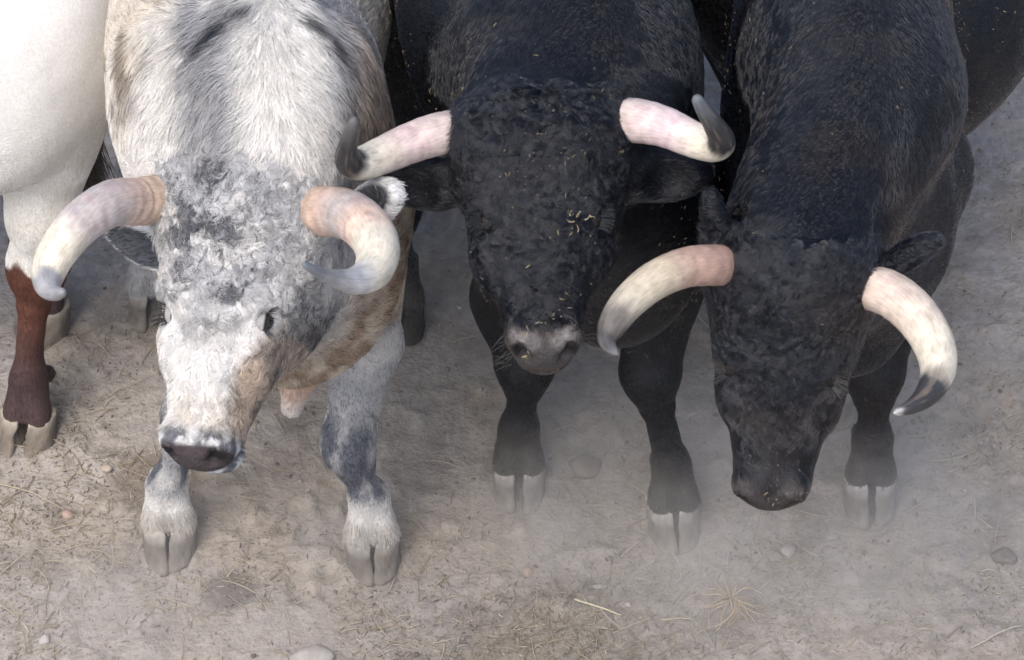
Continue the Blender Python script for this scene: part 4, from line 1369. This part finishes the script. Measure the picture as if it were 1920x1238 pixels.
stone(200, 884, .020, .016, .014, A(.40, .34, .28), 9, 'cream pebble right of the white ox hoof')
stone(990, 1073, .020, .026, .016, A(.34, .26, .22), 10, 'reddish chip lying below the hooves of the middle bull')
stone(1124, 1097, .028, .012, .010, A(.42, .40, .37), 11, 'flat whitish flake of stone above the thick straw stalk')
stone(1178, 1135, .014, .012, .010, A(.42, .38, .34), 12, 'tiny cream pebble right of the thick straw stalk')

# gravel too small to count
r = np.random.default_rng(55)
gp = scatter(1800, r, lambda p: .3 + .5 * sstep(.45, .65, fbm(p, 7, 120)))
Vs, Fs, Cs = [], [], []; off = 0
tpl = [rock('', (0, 0, 0), (1, 1, .7), A(1, 1, 1), 300 + k, sub=1) for k in range(8)]
for k, p in enumerate(gp):
    V, F, c = tpl[k % 8]
    s_ = .0015 + .0055 * r.random() ** 3
    a_ = r.random() * 6.28; ca, sa = math.cos(a_), math.sin(a_)
    V = V * s_ * A(1, r.uniform(.6, 1), r.uniform(.5, .9))
    V = V @ np.array([[ca, sa, 0], [-sa, ca, 0], [0, 0, 1]]) + A(p[0], p[1], gheight(p[None])[0] + .001)
    Vs.append(V); Fs.append(F + off); off += len(V)
    base = [A(.22, .19, .165), A(.33, .29, .25), A(.42, .40, .37), A(.14, .12, .105)][int(r.choice(4, p=[.45, .25, .08, .22]))]
    Cs.append(c / c.max() * base)
tag(mesh_obj('gravel', np.concatenate(Vs), np.concatenate(Fs), M_stone, None, np.concatenate(Cs), origin=(0, 0, 0)), 'small loose pebbles and grit scattered across the earth', 'gravel', kind='stuff')

# single stalks one can point at
def stalk(p0, p1, wd, col, label, bow=.0, z=.006):
    a, b = gpt(*p0), gpt(*p1)
    pts = np.array([a * (1 - t) + b * t + A(0, 0, z + .004 * math.sin(3.14 * t)) + np.array([-(b - a)[1], (b - a)[0], 0]) * bow * math.sin(3.14 * t) for t in np.linspace(0, 1, 12)])
    pts[:, 2] += gheight(pts)
    V, F = tube_mesh(pts, np.linspace(wd, wd * .7, 12), 6)
    V[:, 2] = np.where(V[:, 2] > 0, V[:, 2], V[:, 2])
    o = mesh_obj('straw_stalk', V, F, M_straw, None, np.tile(col, (len(V), 1)))
    return tag(o, label, 'straw', 'single straw stalks on the ground')
stalk((1077, 1132), (1165, 1158), .0021, A(.50, .45, .32), 'thick straight straw stalk below and between the middle bull hooves')
stalk((1240, 1168), (1300, 1166), .0013, A(.46, .40, .28), 'short straw stalk lying level left of the dry plant tuft')
stalk((0, 912), (120, 958), .0012, A(.44, .38, .28), 'long thin stalk running from the left edge below the ox hoof', .04)
stalk((1820, 1218), (1918, 1178), .0016, A(.42, .40, .34), 'long pale stalk slanting into the bottom right corner')
stalk((1742, 866), (1830, 846), .0009, A(.42, .40, .26), 'thin bowed yellowish stalk right of the right bull hoof', -.12)
stalk((425, 1086), (465, 1048), .0010, A(.44, .38, .26), 'thin slanting stalk between the front hooves of the roan bull')

# withered plant: a crown with splayed dry stems
g = gpt(1372, 1128); g[2] = gheight(g[None])[0]
pl = thing('dry_plant', tuple(g), 'withered straw coloured plant tuft with splayed stems on the ground', 'dry plant')
rr = np.random.default_rng(8)
for k in range(34):
    a_ = rr.uniform(0, 6.28) if k > 20 else rr.uniform(-2.5, -.7)
    L_ = rr.uniform(.035, .085)
    pts = []
    for t in np.linspace(0, 1, 8):
        aa = a_ + (rr.random() - .5) * .10 + .9 * t * math.sin(k * 2.3)
        pts.append(g + A(math.cos(aa) * L_ * t, math.sin(aa) * L_ * t, .004 + .035 * math.sin(min(1, t * 1.25) * 3.14 * .5) * (1 - t * .75) + rr.normal(0, .0006)))
    wdt = rr.uniform(.0012, .0024)
    V, F = tube_mesh(np.array(pts), np.linspace(wdt, wdt * .45, 8), 6)
    mesh_obj('stem', V, F, M_straw, pl, np.tile(A(.36, .29, .20) * rr.uniform(.7, 1.4), (len(V), 1)))

# straw crumbs clinging to the black coats
def flecks(name, label, data, spots, n, seed, size=(.001, .0055)):
    V, Q, Nv, area = data
    r = np.random.default_rng(seed)
    c = V[Q].mean(1); cn = nrm(Nv[Q].sum(1))
    w = area * seen(c, cn)
    tot = np.zeros(len(c)) + .03
    for cen, rad_, a in spots:
        tot += a * np.exp(-((c - cen) ** 2).sum(1) / rad_ ** 2)
    w = w * tot * sstep(.45, .6, fbm(c, 30, seed))
    cum = np.cumsum(w); cum /= cum[-1]
    f = np.searchsorted(cum, r.random(n)).clip(0, len(Q) - 1)
    p = c[f] + cn[f] * r.uniform(.008, .013, n)[:, None]
    t = nrm(np.cross(cn[f], r.normal(0, 1, (n, 3)))); b = np.cross(cn[f], t)
    ln = size[0] + (size[1] - size[0]) * r.random(n) ** 3
    wd = r.uniform(.0004, .0009, n)
    P = np.stack([p - t * ln[:, None] + b * wd[:, None], p - t * ln[:, None] - b * wd[:, None], p + t * ln[:, None] - b * wd[:, None], p + t * ln[:, None] + b * wd[:, None],
                  p + cn[f] * wd[:, None] * 1.4], 1)
    F = np.array([(0, 1, 4), (1, 2, 4), (2, 3, 4), (3, 0, 4), (0, 3, 2), (0, 2, 1)])
    FF = (F[None] + (np.arange(n) * 5)[:, None, None]).reshape(-1, 3)
    col = np.array([(.33, .27, .17), (.26, .21, .13), (.22, .19, .15)])[r.integers(0, 3, n)] * r.uniform(.6, 1.1, (n, 1))
    o = mesh_obj(name, P.reshape(-1, 3), FF, M_straw, None, np.repeat(col, 5, 0), smooth=False)
    tag(o, label, 'straw', kind='stuff')
Hm, Tm, _, dm = BULLS['m']; Hr, Tr, _, dr = BULLS['r']; Hg, Tg, _, dg = BULLS['g']
flecks('straw_crumbs', 'straw crumbs caught in the coat of the middle black bull', dm,
       [(Hm.w(.0, .10, 0), .08, .8), (Hm.w(.03, .22, 0), .05, 1.2), (Hm.w(0, .455, -.02), .04, 2.5), (Hm.w(-.1, .3, -.1), .05, 1.0), (Tm.w(-.2, .1, 1.0), .15, .5), (Tm.w(.15, -.1, .8), .16, 1.2), (W(905, 165, y=-.6), .05, 1.5)], 520, 71)
flecks('straw_crumbs', 'straw crumbs caught in the coat of the right black bull', dr,
       [(Hr.w(0, .46, -.03), .06, 1.6), (Tr.w(.22, .1, .9), .18, 1.6), (Tr.w(.15, .3, 1.0), .16, 1.2), (Tr.w(-.2, .1, .95), .12, 1.2)], 560, 72, (.0010, .0045))
# a torn wisp of straw on the middle forehead
wr = np.random.default_rng(90)
wsp = []
cc0 = Hm.w(.055, .235, .012)
n_ = 30
bV, bF, bC = [], [], []; off = 0
for k in range(n_):
    st = Hm.w(.055 + wr.normal(0, .016), .215 + wr.normal(0, .022), .010 - .012)
    aa = wr.uniform(0, 6.28); pts = []
    for t in range(6):
        aa += wr.normal(0, .16)
        pts.append(st + (Hm.R[0] * math.cos(aa) * .8 + Hm.R[1] * math.sin(aa)) * .0024 * t + Hm.R[2] * .004)
    V, F = tube_mesh(np.array(pts), np.linspace(.0008, .0003, 6), 5)
    bV.append(V); bF += [tuple(i + off for i in f) for f in F]; off += len(V); bC.append(np.tile(A(.42, .34, .24) * wr.uniform(.7, 1.1), (len(V), 1)))
tag(mesh_obj('straw_wisp', np.concatenate(bV), bF, M_straw, None, np.concatenate(bC)), 'torn wisp of straw stuck on the forehead of the middle black bull', 'straw')

# ------------------------------------------------------------------ dust raised by the hooves: a low bank of air, thickest at the ground
def dust():
    x0, x1, y0, y1, z1 = -1.9, 1.9, -1.5, 2.2, .42
    V = [(x, y, z) for z in (-.03, z1) for y in (y0, y1) for x in (x0, x1)]
    F = [(0, 2, 3, 1), (4, 5, 7, 6), (0, 1, 5, 4), (2, 6, 7, 3), (0, 4, 6, 2), (1, 3, 7, 5)]
    m = bpy.data.materials.new('dust_cloud'); m.use_nodes = True
    nt = m.node_tree; nt.nodes.clear()
    out = N(nt, 'ShaderNodeOutputMaterial'); vol = N(nt, 'ShaderNodeVolumePrincipled')
    vol.inputs['Color'].default_value = (.985, .96, .935, 1)
    vol.inputs['Anisotropy'].default_value = .1
    nt.links.new(vol.outputs[0], out.inputs['Volume'])
    tc = N(nt, 'ShaderNodeTexCoord')
    sp = N(nt, 'ShaderNodeSeparateXYZ'); nt.links.new(tc.outputs['Object'], sp.inputs[0])
    mz = N(nt, 'ShaderNodeMapRange'); mz.inputs['From Min'].default_value = 0; mz.inputs['From Max'].default_value = z1
    mz.inputs['To Min'].default_value = 1; mz.inputs['To Max'].default_value = 0
    nt.links.new(sp.outputs[2], mz.inputs['Value'])
    pw = N(nt, 'ShaderNodeMath', operation='POWER'); pw.inputs[1].default_value = 3.8; nt.links.new(mz.outputs[0], pw.inputs[0])
    no = N(nt, 'ShaderNodeTexNoise'); no.inputs['Scale'].default_value = 3.6; no.inputs['Detail'].default_value = 4
    nt.links.new(tc.outputs['Object'], no.inputs['Vector'])
    mn = N(nt, 'ShaderNodeMapRange'); mn.inputs['From Min'].default_value = .38; mn.inputs['From Max'].default_value = .68
    mn.inputs['To Min'].default_value = .2; mn.inputs['To Max'].default_value = 1.9
    nt.links.new(no.outputs['Fac'], mn.inputs['Value'])
    tot = None
    for (px, py), rad_, a in DUST:
        c = gpt(px, py)
        dd = N(nt, 'ShaderNodeVectorMath', operation='DISTANCE'); dd.inputs[1].default_value = (c[0], c[1], .05)
        nt.links.new(tc.outputs['Object'], dd.inputs[0])
        mr = N(nt, 'ShaderNodeMapRange', interpolation_type='SMOOTHSTEP'); mr.inputs['From Min'].default_value = 0; mr.inputs['From Max'].default_value = rad_
        mr.inputs['To Min'].default_value = a; mr.inputs['To Max'].default_value = 0
        nt.links.new(dd.outputs['Value'], mr.inputs['Value'])
        if tot is None: tot = mr.outputs[0]
        else:
            ad = N(nt, 'ShaderNodeMath', operation='ADD'); nt.links.new(tot, ad.inputs[0]); nt.links.new(mr.outputs[0], ad.inputs[1]); tot = ad.outputs[0]
    ad = N(nt, 'ShaderNodeMath', operation='ADD'); ad.inputs[1].default_value = .28; nt.links.new(tot, ad.inputs[0])
    k_ = N(nt, 'ShaderNodeMath', operation='MULTIPLY'); k_.inputs[1].default_value = .8; nt.links.new(ad.outputs[0], k_.inputs[0])
    m1 = N(nt, 'ShaderNodeMath', operation='MULTIPLY'); nt.links.new(k_.outputs[0], m1.inputs[0]); nt.links.new(mn.outputs[0], m1.inputs[1])
    m2 = N(nt, 'ShaderNodeMath', operation='MULTIPLY'); nt.links.new(m1.outputs[0], m2.inputs[0]); nt.links.new(pw.outputs[0], m2.inputs[1])
    nt.links.new(m2.outputs[0], vol.inputs['Density'])
    o = mesh_obj('dust_cloud', V, F, m, None, smooth=False, origin=(0, 0, 0))
    tag(o, 'pale dust drifting low around the hooves of the bulls', 'dust', kind='stuff')
DUST = [((960, 960), .40, 3.0), ((1270, 1010), .40, 3.4), ((1480, 1040), .45, 2.2), ((1680, 970), .48, 1.5), ((720, 1100), .34, 2.4), ((240, 1110), .40, 2.2), ((1880, 1050), .8, 1.2), ((800, 640), .6, .5), ((500, 1130), .5, 1.0)]
if DEV != 'nodust':
    dust()
print('done')
